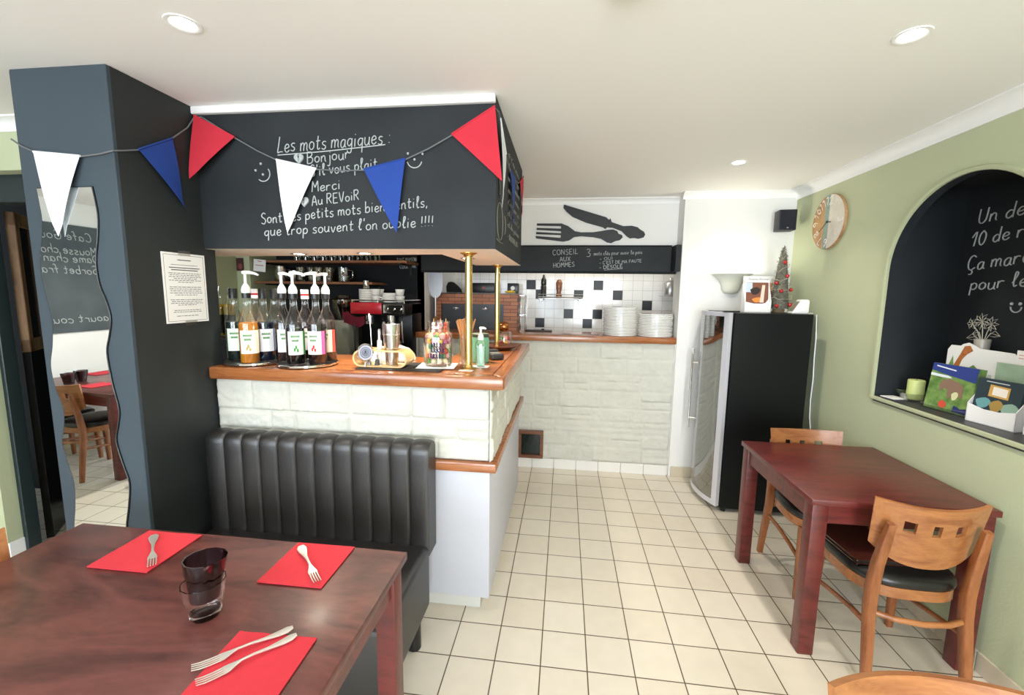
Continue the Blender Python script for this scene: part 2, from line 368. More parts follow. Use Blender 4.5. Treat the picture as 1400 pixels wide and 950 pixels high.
# ------------------------------------------------------------------ floor, ceiling, walls
b = B(); box(b, -5.0, 2.3, -2.4, 4.7, -0.06, 0); S('floor', b, FLOOR, 'cream square floor tiles with dark grout')
b = B(); box(b, -5.0, 2.3, -2.4, 4.7, ZC, ZC+0.06); S('ceiling', b, CEIL, 'white painted plaster ceiling')

NY, NZ, NR, NY0, NY1, NB = 2.272, 1.745, 0.424, 1.848, 2.696, 1.03     # niche: arch centre, radius, sides, sill height
ND = 0.35
def arch(n=36): return [(NY+NR*math.cos(PI*i/n), NZ+NR*math.sin(PI*i/n)) for i in range(n+1)]   # from far side over the top to the near side
A = arch()
b = B()
def pan(y0, y1, z0, z1): quad(b, [(XR, y0, z0), (XR, y1, z0), (XR, y1, z1), (XR, y0, z1)])
pan(-2.4, NY0, 0, ZC); pan(NY1, YP+0.02, 0, ZC); pan(NY0, NY1, 0, NB)
for (ya, za), (yb, zb) in zip(A, A[1:]):
    quad(b, [(XR, yb, zb), (XR, ya, za), (XR, ya, ZC), (XR, yb, ZC)])
bmesh.ops.remove_doubles(b, verts=b.verts[:], dist=1e-5)
S('wall_right', b, GREEN, 'sage green wall with an arched niche', 0)
outline = [(NY1, NB)] + A + [(NY0, NB)]
b = B(); RD = 0.05; NT = 2.19                                # arched opening in front of a square recess
for (ya, za), (yb, zb) in zip(outline, outline[1:]):
    quad(b, [(XR, ya, za), (XR, yb, zb), (XR+RD, yb, zb), (XR+RD, ya, za)])
for (ya, za), (yb, zb) in zip(A, A[1:]):
    quad(b, [(XR+RD, ya, za), (XR+RD, yb, zb), (XR+RD, yb, NT), (XR+RD, ya, NT)])
for q in ([(XR+RD, NY0, NB), (XR+RD, NY0, NT), (XR+ND, NY0, NT), (XR+ND, NY0, NB)], [(XR+RD, NY1, NB), (XR+RD, NY1, NT), (XR+ND, NY1, NT), (XR+ND, NY1, NB)],
          [(XR+RD, NY0, NT), (XR+RD, NY1, NT), (XR+ND, NY1, NT), (XR+ND, NY0, NT)], [(XR+ND, NY0, NB), (XR+ND, NY1, NB), (XR+ND, NY1, NT), (XR+ND, NY0, NT)]): quad(b, q)
nw = S('wall_niche', b, BLACK, 'black chalkboard lining of the arched niche', 30)
b = B(); box(b, XR-0.005, XR+ND, NY0, NY1, NB-0.03, NB); S('trim_niche_sill', b, SILL, 'dark grey sill of the arched niche')
b = B()                                                       # raised rim around the niche
prof = [(0.0, 0.0), (-0.012, 0.0), (-0.016, 0.006), (-0.016, 0.018), (-0.008, 0.023), (0.0, 0.023)]
loop = outline + [(NY0, NB)]
rings = []
nn = len(outline)
for i, (y, z) in enumerate(outline):
    p, q = outline[(i-1) % nn], outline[(i+1) % nn]
    if i == 0: o = Vector((1, -1))
    elif i == nn-1: o = Vector((-1, -1))
    else:
        t = Vector((q[0]-p[0], q[1]-p[1])).normalized(); o = Vector((t.y, -t.x)); 
        if o.dot(Vector((y-NY, z-1.5))) < 0: o = -o
    rings.append([b.verts.new((XR+dx, y+o.x*dw, z+o.y*dw)) for dx, dw in prof])
for i in range(nn):
    a, c = rings[i], rings[(i+1) % nn]
    for k in range(len(prof)-1): b.faces.new((a[k], a[k+1], c[k+1], c[k]))
bmesh.ops.recalc_face_normals(b, faces=b.faces[:])
S('trim_niche', b, mat('sage_gloss', '#b2b895', 0.6), 'pale green rim round the arched niche', 40)

b = B(); box(b, 0.96, XR+0.1, YP, 4.0, 0, ZC); S('wall_back', b, WHITE, 'white pilaster wall between kitchen hatch and green wall')
b = B(); box(b, -1.36, 0.97, YC, YC+0.08, 1.785, ZC)
S('wall_bulkhead', b, WHITE, 'white bulkhead above the kitchen hatch')
b = B(); box(b, -1.36, 0.965, YP+0.02, YP+0.2, 0, 1.18); S('wall_hatch', b, WHITE, 'half wall below the kitchen hatch')
b = B(); box(b, -3.0, -1.36, YC, YC+0.08, 0, ZC); box(b, -1.40, -1.36, YC, YC+0.5, 0, ZC, mi=1)
S('wall_bar', b, [DARK, WHITE], 'black wall behind the bar')
b = B(); box(b, -1.36, -1.17, 4.51, 4.55, 0, ZC); S('wall_kitchen_side', b, WHITE, 'white wall end in the kitchen')
KT = tilemat('kitchen_tiles', '#e2e1dd', '#dbdad6', '#b9b6b0', 0.1, 0.0022, (0.09, 0.04), 'XZ', rough=0.12)
BT = mat('black_tile', '#101314', 0.3, spec=0.25)
b = B(); box(b, -1.4, 2.0, 4.55, 4.6, 0, ZC)
for cx, cz in [(0.34, 1.69), (0.54, 1.59), (0.84, 1.49), (0.04, 1.39), (-0.26, 1.29), (0.24, 1.29), (0.34, 1.39), (-0.36, 1.69), (0.14, 1.59), (-0.26, 1.59)]:
    box(b, cx-0.0485, cx+0.0485, 4.546, 4.555, cz-0.0485, cz+0.0485, 0.001, 1, 1)
S('wall_kitchen', b, [KT, BT], 'white kitchen tiles with scattered black ones')
b = B(); box(b, 1.25, 1.3, 4.0, 4.56, 0, ZC); S('wall_kitchen_right', b, WHITE, 'white side wall of the kitchen')

b = B(); box(b, -2.2, -1.75, 1.546, 1.985, 0, ZC); S('wall_column', b, COLB, 'square black painted column')
b = B(); box(b, -2.178, -1.75, 1.53, 1.547, 0, ZC, 0.002, 1); S('trim_column', b, SLATE, 'slate blue panel on the column front')
b = B()
box(b, -5.0, -3.2, 1.96, 2.10, 0, ZC); box(b, -3.2, -2.2, 1.96, 2.10, 2.19, ZC)
S('wall_doorway', b, GREEN, 'sage green wall with a doorway beside the column')
b = B()
box(b, -3.2, -2.2, 2.03, 2.10, 2.045, 2.19, 0.004, 1); box(b, -3.2, -3.172, 2.03, 2.10, 0, 2.06, 0.004, 1)
S('trim_doorway', b, TEAL, 'dark teal door frame beside the column')
b = B(); box(b, -5.0, -3.02, 2.75, 2.8, 0, ZC); S('wall_hall', b, DARK, 'dark hallway wall beyond the doorway')
b = B(); box(b, -3.02, -2.97, 2.16, 3.6, 0, ZC); box(b, -3.02, -2.84, 3.6, 3.66, 0, ZC); box(b, -3.02, -2.84, 3.66, 4.0, 0, ZC)
S('wall_bar_left', b, GREEN, 'green end wall inside the bar')
b = B(); box(b, -4.96, -4.9, -2.4, 2.0, 0, ZC); S('wall_left', b, WHITE, 'white wall of the dining room')
b = B()                                                       # street wall with shop window and glass door
box(b, -5.0, -3.7, -2.36, -2.3, 0, ZC); box(b, -3.7, -0.1, -2.36, -2.3, 0, 0.85); box(b, -3.7, 1.5, -2.36, -2.3, 2.3, ZC)
box(b, -0.1, 0.1, -2.36, -2.3, 0, ZC); box(b, 1.5, 2.3, -2.36, -2.3, 0, ZC)
S('wall_front', b, WHITE, 'street wall with shop window and door')
def window(name, x0, x1, z0, z1, nx):
    b = B(); t = 0.05
    box(b, x0, x1, -2.37, -2.29, z0, z0+t); box(b, x0, x1, -2.37, -2.29, z1-t, z1)
    for i in range(nx+1):
        x = x0+t/2+(x1-x0-t)*i/nx; box(b, x-t/2, x+t/2, -2.37, -2.29, z0+t, z1-t)
    w_ = S(name, b, BPLAST, 'dark framed street window behind the viewer')
    b = B(); box(b, x0+0.02, x1-0.02, -2.335, -2.331, z0+0.02, z1-0.02); O('window_pane', b, CLEAR, w_)
window('window_1', -3.7, -0.1, 0.85, 2.3, 3); window('door_2', 0.1, 1.5, 0.0, 2.3, 1)

# cornices, skirtings
def cove(name, pts, s=0.055):
    """quarter-round cornice along a straight run; pts = two (x, y) wall points, the room lies to the side given by n"""
    (x0, y0), (x1, y1), (nx, ny) = pts
    b = B(); rr = []
    pr = [(0, 0), (0, -s), (0.006, -s)] + [(s-(s-0.008)*math.cos(a*PI/2/6)+0.0, -s+(s-0.008)*math.sin(a*PI/2/6)) for a in range(7)] + [(s, 0)]
    for x, y in ((x0, y0), (x1, y1)): rr.append([b.verts.new((x+nx*d, y+ny*d, ZC+z)) for d, z in pr])
    for k in range(len(pr)-1): b.faces.new((rr[0][k], rr[0][k+1], rr[1][k+1], rr[1][k]))
    b.faces.new(rr[0]); b.faces.new(rr[1][::-1]); bmesh.ops.recalc_face_normals(b, faces=b.faces[:])
    S(name, b, TRIMW, 'white plaster cornice', 40)
cove('trim_1', ((XR, -2.3), (XR, YP), (-1, 0)), 0.07); cove('trim_2', ((0.94, YP), (XR, YP), (0, -1)), 0.055)
cove('trim_3', ((-0.40, YC), (0.96, YC), (0, -1)), 0.05); cove('trim_4', ((-5.0, 1.96), (-2.2, 1.96), (0, -1)), 0.06)
b = B(); box(b, -1.75, -0.318, 1.898, 1.93, 2.402, ZC, 0.004, 1); S('trim_5', b, TRIMW, 'white strip above the chalkboard soffit')
b = B()
y = -2.3
while y < 3.7:
    y1 = min(y+0.198, YP); box(b, XR-0.012, XR, y, y1, 0, 0.09, 0.002, 1); y = y1+0.002
S('baseboard_right', b, PLINTH, 'beige tile skirting along the green wall')
b = B(); box(b, 0.975, 1.16, YP-0.012, YP, 0, 0.09, 0.002, 1); box(b, 1.162, XR-0.012, YP-0.012, YP, 0, 0.09, 0.002, 1)
S('baseboard_back', b, PLINTH, 'beige tile skirting of the white pilaster')
b = B(); x = GX-0.2
while x < 0.9:
    box(b, x+0.0015, min(x+0.1985, 0.955), YP-0.006, YP+0.02, 0, 0.09, 0.002, 1); x += 0.2
box(b, 0.955, 0.97, YP-0.006, YP+0.02, 0, 0.09)
S('baseboard_hatch', b, mat('white_tile', '#e6e4de', 0.25), 'white tile skirting below the stone half wall')
b = B(); box(b, -3.2, -3.19, 1.96, 2.05, 0, 0.1); box(b, -4.9, -3.2, 1.948, 1.96, 0, 0.1); S('baseboard_doorway', b, TRIMW, 'white skirting by the doorway')
b = B(); box(b, -4.9, -4.888, -2.3, 1.95, 0, 0.09); S('baseboard_left', b, PLINTH, 'beige tile skirting of the dining room')

# ajar timber door in the doorway
dr = T('door_1', 'open timber framed door in the dark doorway beside the column', 'door', (-3.235, 2.185, 0), math.radians(129)); dr['kind'] = 'structure'
b = B(); BRW = wood('door_timber', '#8d6a4c', '#c49a76', 7, (6, 6, 1), 0.4, 0.2)
for z0, z1 in ((1.2, 1.28), (1.95, 2.03)): box(b, 0, 0.30, -0.02, 0.02, z0, z1, 0.004, 1)
for x0, x1 in ((0, 0.06), (0.24, 0.30)): box(b, x0, x1, -0.02, 0.02, 1.2, 2.03, 0.004, 1)
O('door_frame', b, BRW, dr); b = B(); box(b, 0.06, 0.24, -0.008, 0.008, 1.28, 1.95); box(b, 0, 0.30, -0.018, 0.018, 0.0, 1.2); O('door_panel', b, mat('dark_pane', '#12110f', 0.2), dr)

# ------------------------------------------------------------------ chalkboard soffit over the bar
SZ = 1.79
poly = [(-1.748, 1.92), (-0.316, 1.92), (-0.316, 3.04), (-0.64, 3.04), (-0.64, 2.19), (-2.05, 2.36), (-2.05, 1.99), (-1.748, 1.99)]
b = B(); prism(b, poly, lambda u, v, d: (u, v, SZ+d), ZC-SZ-0.005)
for f_ in b.faces:
    if abs(f_.normal.z) > 0.9 and f_.calc_center_median().z < SZ+0.01: f_.material_index = 1
bmesh.ops.recalc_face_normals(b, faces=b.faces[:])
for f_ in b.faces:
    if f_.normal.z < -0.9: f_.material_index = 1
sof = S('wall_soffit', b, [BLACK, SOFFITW], 'blackboard soffit above the bar with chalk writing', 0)
PF = lambda u, v: Vector((u, 1.9178, v))
b = B(); R_ = 0.0024
chalk(b, 'Les mots magiques :', PF, (-1.336, 2.226), (-0.79, 2.252), 0.068, R_, 0.1)
stroke(b, [(-1.336, 2.214), (-1.1, 2.225), (-0.816, 2.246)], PF, R_)
chalk(b, 'Bonjour', PF, (-1.191, 2.172), (-0.985, 2.192), 0.050, R_)
chalk(b, "S'il vous plait", PF, (-1.179, 2.117), (-0.855, 2.148), 0.050, R_)
chalk(b, 'Merci', PF, (-1.175, 2.047), (-1.035, 2.06), 0.046, R_)
chalk(b, 'Au REVoiR', PF, (-1.178, 1.986), (-0.945, 2.010), 0.044, R_)
chalk(b, 'Sont ces petits mots bien gentils,', PF, (-1.437, 1.905), (-0.622, 1.976), 0.050, R_)
chalk(b, "que trop souvent l'on oublie !!!!", PF, (-1.425, 1.850), (-0.597, 1.892), 0.050, R_)
for u, v in ((-1.233, 2.197), (-1.229, 2.135), (-1.225, 2.073), (-1.217, 2.006)):
    for s in (1.0, 0.62, 0.3):
        h = [(u+s*0.02*math.sin(t)**3, v+s*0.0013*(13*math.cos(t)-5*math.cos(2*t)-2*math.cos(3*t)-math.cos(4*t))) for t in [2*PI*i/14 for i in range(15)]]
        stroke(b, h, PF, 0.0045, 2)
for eyes, c, rot in ((((-1.452, 2.149), (-1.424, 2.178), (-1.416, 2.13)), (-1.415, 2.133), -0.9), (((-0.712, 2.206), (-0.645, 2.203), (-0.682, 2.180)), (-0.682, 2.178), 0)):
    for e in eyes: stroke(b, circ(e[0], e[1], 0.003, n=6), PF, 0.003, 1)
    stroke(b, circ(c[0], c[1], 0.034, -PI*0.92+(0.6 if rot else 0), -PI*0.08+(0.9 if rot else 0), 8), PF, R_)
O('chalk_writing', b, CHALK, sof, 'white handwritten lines and smileys on the soffit front', 0, False)
PS = lambda u, v: Vector((-0.3145, u, v))
b = B(); R2 = 0.0016
for i, (zz, t) in enumerate([(2.31, "si t'as envie"), (2.25, 'de partager'), (2.19, 'un bon moment'), (2.13, 'entre amis'), (2.07, "c'est par ici"), (2.01, 'du cafe'), (1.95, 'et du gateau'), (1.885, '- NOUVEAU -')]):
    chalk(b, t, PS, (2.32, zz), (2.86, zz+0.004), 0.032, R2)
stroke(b, circ(2.05, 1.93, 0.09, n=14, ry=0.085), PS, 0.0022); stroke(b, circ(2.19, 1.935, 0.045, -1.4, 1.4, 6), PS, 0.0022)
stroke(b, [(1.96, 1.84), (2.05, 1.835), (2.14, 1.84)], PS, 0.0022); stroke(b, [(2.03, 2.05), (2.05, 2.08), (2.03, 2.12), (2.05, 2.16)], PS, R2); stroke(b, [(2.09, 2.05), (2.11, 2.08), (2.09, 2.12), (2.11, 2.15)], PS, R2)
O('chalk_writing', b, CHALKF, sof, 'faint chalk lines and a cup drawing on the soffit side', 0, False)

# niche chalk lines
PN = lambda u, v: Vector((XR+ND-0.003, u, v)); b = B(); R_ = 0.0032
chalk(b, 'Un de perdu', PN, (2.617, 1.992), (2.10, 2.012), 0.075, R_); chalk(b, '10 de retrouves', PN, (2.640, 1.880), (2.02, 1.915), 0.072, R_)
chalk(b, 'Ça marche aussi', PN, (2.640, 1.752), (2.0, 1.792), 0.075, R_); chalk(b, 'pour les verres', PN, (2.607, 1.643), (1.98, 1.684), 0.07, R_)
for u in (2.378, 2.338): stroke(b, circ(u, 1.577, 0.005, n=6), PN, 0.004, 1)
stroke(b, circ(2.355, 1.562, 0.026, PI, 2*PI, 6), PN, R_)
O('chalk_writing', b, CHALK, nw, 'white handwritten lines in the arched niche', 0, False)

# ------------------------------------------------------------------ bunting
bt = T('bunting', 'string of red white and blue pennants draped across column and soffit', 'bunting')
string = [(-2.206, 1.530, 2.177), (-2.15, 1.522, 2.146), (-2.09, 1.521, 2.122), (-1.985, 1.521, 2.104), (-1.883, 1.521, 2.101), (-1.80, 1.521, 2.108), (-1.744, 1.522, 2.119), (-1.742, 1.56, 2.131), (-1.742, 1.621, 2.153), (-1.742, 1.70, 2.200), (-1.742, 1.781, 2.250), (-1.742, 1.87, 2.33), (-1.738, 1.908, 2.390), (-1.70, 1.906, 2.388),
          (-1.537, 1.908, 2.291), (-1.43, 1.908, 2.232), (-1.335, 1.908, 2.189), (-1.24, 1.908, 2.163), (-1.14, 1.908, 2.144), (-1.03, 1.908, 2.136), (-0.913, 1.908, 2.136), (-0.81, 1.908, 2.152), (-0.718, 1.908, 2.178), (-0.61, 1.908, 2.222), (-0.509, 1.908, 2.273), (-0.42, 1.908, 2.324), (-0.322, 1.908, 2.382), (-0.306, 1.93, 2.37), (-0.306, 2.05, 2.31), (-0.306, 2.16, 2.26), (-0.306, 2.32, 2.235), (-0.306, 2.52, 2.24), (-0.306, 2.72, 2.27), (-0.306, 2.90, 2.33), (-0.306, 3.02, 2.39)]
b = B(); tube(b, string, 0.0032, 6); O('string', b, mat('grey_string', '#6b6e70', 0.9), bt)
def pennant(p0, p1, tip, off, m):
    """a triangular cloth flag folded over the string; off = away from the wall"""
    p0, p1, tip, off = Vector(p0), Vector(p1), Vector(tip), Vector(off); b = B(); n = 7; rows = []
    for i in range(n+1):
        t = i/n; a = p0.lerp(tip, t); c = p1.lerp(tip, t); k = max(1, n-i)
        rows.append([a.lerp(c, j/k)+off*(0.004+0.006*t*math.sin(3.0*j/k+2*t)+0.006*math.sin(PI*t)) for j in range(k+1)] if i < n else [tip+off*0.004])
    vs = [[b.verts.new(q) for q in r] for r in rows]
    for i in range(n):
        a, c = vs[i], vs[i+1]
        for j in range(len(c)):
            b.faces.new((a[j], a[j+1], c[j]))
            if j+1 < len(c): b.faces.new((a[j+1], c[j+1], c[j]))
        if len(a) == len(c)+0 and False: pass
    if len(vs[n-1]) == 2: pass
    bmesh.ops.remove_doubles(b, verts=b.verts[:], dist=1e-5)
    r = bmesh.ops.extrude_face_region(b, geom=b.faces[:])
    for v in [g for g in r['geom'] if isinstance(g, bmesh.types.BMVert)]: v.co += off*0.0015
    tube(b, [p0+off*0.004, p0.lerp(p1, 0.5)+off*0.004, p1+off*0.004], 0.0045, 6)
    return O('pennant', b, m, bt, None, 60)
pennant((-2.09, 1.519, 2.122), (-1.883, 1.519, 2.101), (-2.018, 1.517, 1.797), (0, -1, 0), WCLOTH)
pennant((-1.742, 1.621, 2.155), (-1.742, 1.781, 2.252), (-1.742, 1.815, 1.962), (1, 0, 0), BLUE)
pennant((-1.735, 1.905, 2.395), (-1.537, 1.906, 2.293), (-1.742, 1.86, 2.10), (0.25, -0.97, 0), RED)
pennant((-1.335, 1.906, 2.190), (-1.14, 1.906, 2.146), (-1.296, 1.905, 1.862), (0, -1, 0), WCLOTH)
pennant((-0.913, 1.906, 2.138), (-0.718, 1.906, 2.180), (-0.765, 1.905, 1.86), (0, -1, 0), BLUE)
pennant((-0.509, 1.906, 2.275), (-0.318, 1.906, 2.384), (-0.285, 1.905, 2.075), (0, -1, 0), RED)
pennant((-0.308, 1.96, 2.356), (-0.308, 2.15, 2.265), (-0.308, 2.03, 1.99), (1, 0, 0), WCLOTH)
pennant((-0.308, 2.33, 2.235), (-0.308, 2.53, 2.243), (-0.308, 2.42, 1.97), (1, 0, 0), BLUE)
pennant((-0.308, 2.80, 2.296), (-0.308, 3.00, 2.380), (-0.308, 2.90, 2.10), (1, 0, 0), RED)

# ------------------------------------------------------------------ wavy mirror and notice on the column
LE = [(-2.109, 1.985), (-2.103, 1.92), (-2.100, 1.866), (-2.112, 1.79), (-2.132, 1.71), (-2.134, 1.62), (-2.118, 1.52), (-2.111, 1.44), (-2.124, 1.35), (-2.144, 1.265), (-2.134, 1.17), (-2.108, 1.08), (-2.116, 1.0), (-2.134, 0.93), (-2.118, 0.84), (-2.099, 0.748), (-2.108, 0.64), (-2.127, 0.534), (-2.120, 0.45), (-2.100, 0.38), (-2.105, 0.33)]
RE = [(-1.858, 1.987), (-1.849, 1.92), (-1.847, 1.864), (-1.860, 1.78), (-1.877, 1.70), (-1.872, 1.61), (-1.848, 1.54), (-1.836, 1.47), (-1.852, 1.40), (-1.871, 1.33), (-1.862, 1.21), (-1.842, 1.09), (-1.855, 1.02), (-1.871, 0.95), (-1.850, 0.85), (-1.829, 0.766), (-1.845, 0.66), (-1.867, 0.556), (-1.860, 0.46), (-1.842, 0.39), (-1.846, 0.33)]
mr = T('wall_mirror', 'tall wavy edged mirror fixed to the slate column front', 'mirror', (-1.99, 1.5298, 0.33))
P2 = lambda u, v, d: (u+1.99, d, v-0.33)
LEs, REs = smooth_pts(LE, 4), smooth_pts(RE, 4)
MIRR = mat('mirror_silver', '#eef2f2', 0.0, 1.0)
def strip(bm, y, grow, mi=0):
    va = [bm.verts.new(P2(u-grow, v+(grow if i == 0 else 0), y)) for i, (u, v) in enumerate(LEs)]; vb = [bm.verts.new(P2(u+grow, v+(grow if i == 0 else 0), y)) for i, (u, v) in enumerate(REs)]
    fs = [bm.faces.new((va[i], va[i+1], vb[i+1], vb[i])) for i in range(len(va)-1)]; 
    for q in fs: q.material_index = mi
    return va, vb
b = B(); a1, c1 = strip(b, -0.0062, -0.0005); a2, c2 = strip(b, -0.0045, 0.0)
for p, q in ((a1, a2), (c2, c1)):
    for i in range(len(p)-1): b.faces.new((p[i], p[i+1], q[i+1], q[i]))
O('mirror_glass', b, MIRR, mr, None, 0)
b = B(); a1, c1 = strip(b, -0.0046, 0.0035); a2, c2 = strip(b, -0.0002, 0.0035)
for p, q in ((a1, a2), (c2, c1)):
    for i in range(len(p)-1): b.faces.new((p[i], p[i+1], q[i+1], q[i]))
O('mirror_backing', b, BPLAST, mr, None, 0)
pn = T('paper_notice', 'white printed notice taped to the black column side', 'notice', (-1.7495, 1.80, 1.44))
b = B(); box(b, 0.0002, 0.0022, -0.113, 0.113, 0, 0.316); O('sheet', b, PAPERW, pn)
b = B()
for y0, y1, z0, z1 in ((-0.104, 0.104, 0.008, 0.0095), (-0.104, 0.104, 0.306, 0.3075), (-0.104, -0.1025, 0.008, 0.3075), (0.1025, 0.104, 0.008, 0.3075)): box(b, 0.002, 0.0026, y0, y1, z0, z1)
for z, n, w0, h in ((0.283, 1, 0.035, 0.004), (0.262, 1, 0.07, 0.002), (0.248, 1, 0.08, 0.004), (0.238, 1, 0.07, 0.004)): box(b, 0.002, 0.0026, -w0, w0, z, z+h)
for z, w0 in ((0.224, 0.085), (0.216, 0.08), (0.208, 0.085), (0.2, 0.06), (0.192, 0.085), (0.184, 0.04), (0.162, 0.085), (0.153, 0.085), (0.144, 0.082), (0.135, 0.085), (0.126, 0.06), (0.104, 0.085), (0.096, 0.08), (0.088, 0.085), (0.08, 0.05), (0.056, 0.07), (0.048, 0.075), (0.03, 0.06)):
    y = -w0
    while y < w0-0.004:
        l = random.uniform(0.006, 0.022); box(b, 0.002, 0.0026, y, min(y+l, w0), z, z+0.0026); y += l+0.004
O('printed_lines', b, INK, pn, 'grey lines of print')
TP = glass('tape', (0.85, 0.85, 0.85, 1), 0.1, 0.3)
b = B(); box(b, 0.0018, 0.003, -0.03, 0.035, 0.306, 0.328); O('tape', b, TP, pn)
b = B(); box(b, 0.0018, 0.003, -0.02, 0.045, -0.014, 0.008); O('tape', b, TP, pn)
# ------------------------------------------------------------------ bar counter
def stones(bm, u0, u1, v0, v1, P, res=0.009, rowh=0.115, seed=1, gap=0.011, rel=0.020, wmin=0.13, wmax=0.34):
    rnd = random.Random(seed); blocks = []; v = v0
    while v < v1-0.02:
        h = rowh*rnd.uniform(0.8, 1.2)
        if v1-(v+h) < rowh*0.55: h = v1-v
        u = u0
        while u < u1-0.01:
            w_ = rnd.uniform(wmin, wmax)
            if u1-(u+w_) < wmin*0.7: w_ = u1-u
            if rnd.random() < 0.22 and h > 0.09:
                k = h*rnd.uniform(0.4, 0.6); blocks += [(u, u+w_, v, v+k, rnd.random()), (u, u+w_, v+k, v+h, rnd.random())]
            else: blocks.append((u, u+w_, v, v+h, rnd.random()))
            u += w_
        v += h
    nu = max(2, int((u1-u0)/res)); nv = max(2, int((v1-v0)/res)); G = []
    for j in range(nv+1):
        vv = v0+(v1-v0)*j/nv; row = []; cand = [k for k in blocks if k[2]-1e-6 <= vv <= k[3]+1e-6]
        for i in range(nu+1):
            uu = u0+(u1-u0)*i/nu; k = next(q for q in cand if q[0]-1e-6 <= uu <= q[1]+1e-6)
            wob = 0.003*noise.noise(Vector((uu*30, vv*30, seed)))
            e = min(uu-k[0], k[1]-uu, vv-k[2], k[3]-vv)+wob
            s = max(0.0, min(1.0, e/gap)); s = s*s*(3-2*s)
            n = noise.noise(Vector((uu*11, vv*16, seed+k[4]*9)))*0.5+noise.noise(Vector((uu*34, vv*46, seed)))*0.35+noise.noise(Vector((uu*80, vv*90, seed)))*0.15
            d = 0.003+s*(rel*(0.45+0.4*k[4])+0.011*n)
            row.append(bm.verts.new(P(uu, vv, max(0.001, d))))
        G.append(row)
    for j in range(nv):
        for i in range(nu): bm.faces.new((G[j][i], G[j][i+1], G[j+1][i+1], G[j+1][i]))
    bd = [G[0][i] for i in range(nu+1)]+[G[j][nu] for j in range(1, nv+1)]+[G[nv][i] for i in range(nu-1, -1, -1)]+[G[j][0] for j in range(nv-1, 0, -1)]
    uv = [(u0+(u1-u0)*i/nu, v0) for i in range(nu+1)]+[(u1, v0+(v1-v0)*j/nv) for j in range(1, nv+1)]+[(u0+(u1-u0)*i/nu, v1) for i in range(nu-1, -1, -1)]+[(u0, v0+(v1-v0)*j/nv) for j in range(nv-1, 0, -1)]
    bk = [bm.verts.new(P(u, v, 0)) for u, v in uv]
    for i in range(len(bd)):
        j = (i+1) % len(bd); bm.faces.new((bd[j], bd[i], bk[i], bk[j]))

bc = T('bar_counter', 'bar counter with cream stone upper band and white panel below', 'counter', (-1.04, 2.09, 0))
bo = Vector((-1.04, 2.09, 0))
def L(u, v, z): return Vector((u, v, z))-bo
bpoly = [(-1.745, 1.935), (-0.335, 1.935), (-0.335, 3.27), (-0.62, 3.27), (-0.62, 2.30), (-1.745, 2.30)]
b = B(); prism(b, bpoly, lambda u, v, d: L(u, v, 0.075+d), 1.075, bev=0.006); O('carcass', b, mat('white_laminate', '#c2c3cc', 0.45), bc)
b = B(); prism(b, [(-1.745, 1.965), (-0.385, 1.965), (-0.385, 3.24), (-0.6, 3.24), (-0.6, 2.27), (-1.745, 2.27)], lambda u, v, d: L(u, v, d), 0.08); O('plinth', b, mat('grey_plinth', '#cfcec8', 0.5), bc)
b = B(); stones(b, -1.745, -0.337, 0.795, 1.150, lambda u, v, d: L(u, 1.935-d, v), seed=3); O('stone_cladding', b, STONE, bc, None, 60)
b = B(); stones(b, 1.922, 3.27, 0.795, 1.150, lambda u, v, d: L(-0.335+d*0.9, u, v), seed=5); O('stone_cladding', b, STONE, bc, None, 60)
b = B(); prism(b, [(-1.745, 1.898), (-0.300, 1.898), (-0.300, 3.275), (-0.345, 3.275), (-0.345, 1.945), (-1.745, 1.945)], lambda u, v, d: L(u, v, 0.748+d), 0.046, bev=0.006)
O('ledge', b, OAK, bc, 'brown wooden ledge under the stone band')

tp = T('bar_worktop', 'polished brown wooden worktop lying on the bar counter', 'worktop', (-1.04, 2.09, 1.15)); bo = Vector((-1.04, 2.09, 1.15))
def Lz(u, v, d): return Vector((u, v, 1.151+d))-bo
b = B(); prism(b, [(-1.748, 1.952), (-0.331, 1.952), (-0.331, 3.28), (-0.66, 3.28), (-0.66, 2.42), (-1.748, 2.42)], Lz, 0.0622, bev=0.002); O('board', b, OAK, tp)
b = B(); prism(b, [(-1.748, 1.885), (-0.262, 1.885), (-0.330, 1.953), (-1.748, 1.953)], Lz, 0.064, bev=0.012); O('nosing', b, OAK, tp)
b = B(); prism(b, [(-0.262, 1.885), (-0.262, 3.285), (-0.330, 3.285), (-0.330, 1.953)], Lz, 0.064, bev=0.012); O('nosing', b, OAKY, tp)

# stone half wall and its ledge
b = B(); stones(b, -1.34, 0.955, 0.09, 1.178, lambda u, v, d: Vector((u, YP+0.02-d, v)), res=0.012, rowh=0.14, seed=11, gap=0.012, rel=0.014, wmin=0.2, wmax=0.45)
S('wall_hatch_stone', b, STONE, 'cream stone facing of the half wall below the kitchen hatch', 60, True)
kl = T('hatch_ledge', 'wooden ledge topping the stone half wall at the kitchen hatch', 'ledge', (-0.2, 4.0, 1.18))
b = B(); box(b, -1.155, 1.155, -0.245, 0.185, 0.0, 0.055, 0.01); O('board', b, OAK, kl)
hb = T('wall_flap', 'small wood framed dark glass flap low in the stone half wall', 'flap', (-0.275, 3.775, 0.1))
b = B()
for x0, x1, z0, z1 in ((-0.115, 0.115, 0, 0.03), (-0.115, 0.115, 0.225, 0.255), (-0.115, -0.085, 0.03, 0.225), (0.085, 0.115, 0.03, 0.225)): box(b, x0, x1, -0.035, 0.012, z0, z1, 0.004, 1)
O('frame', b, wood('dark_frame', '#4a2c1c', '#7a4a30', 8, (1, 6, 6), 0.4, 0.2), hb); b = B(); box(b, -0.085, 0.085, -0.006, 0.0, 0.03, 0.225); O('pane', b, mat('dark_pane_glass', '#16211f', 0.08), hb)

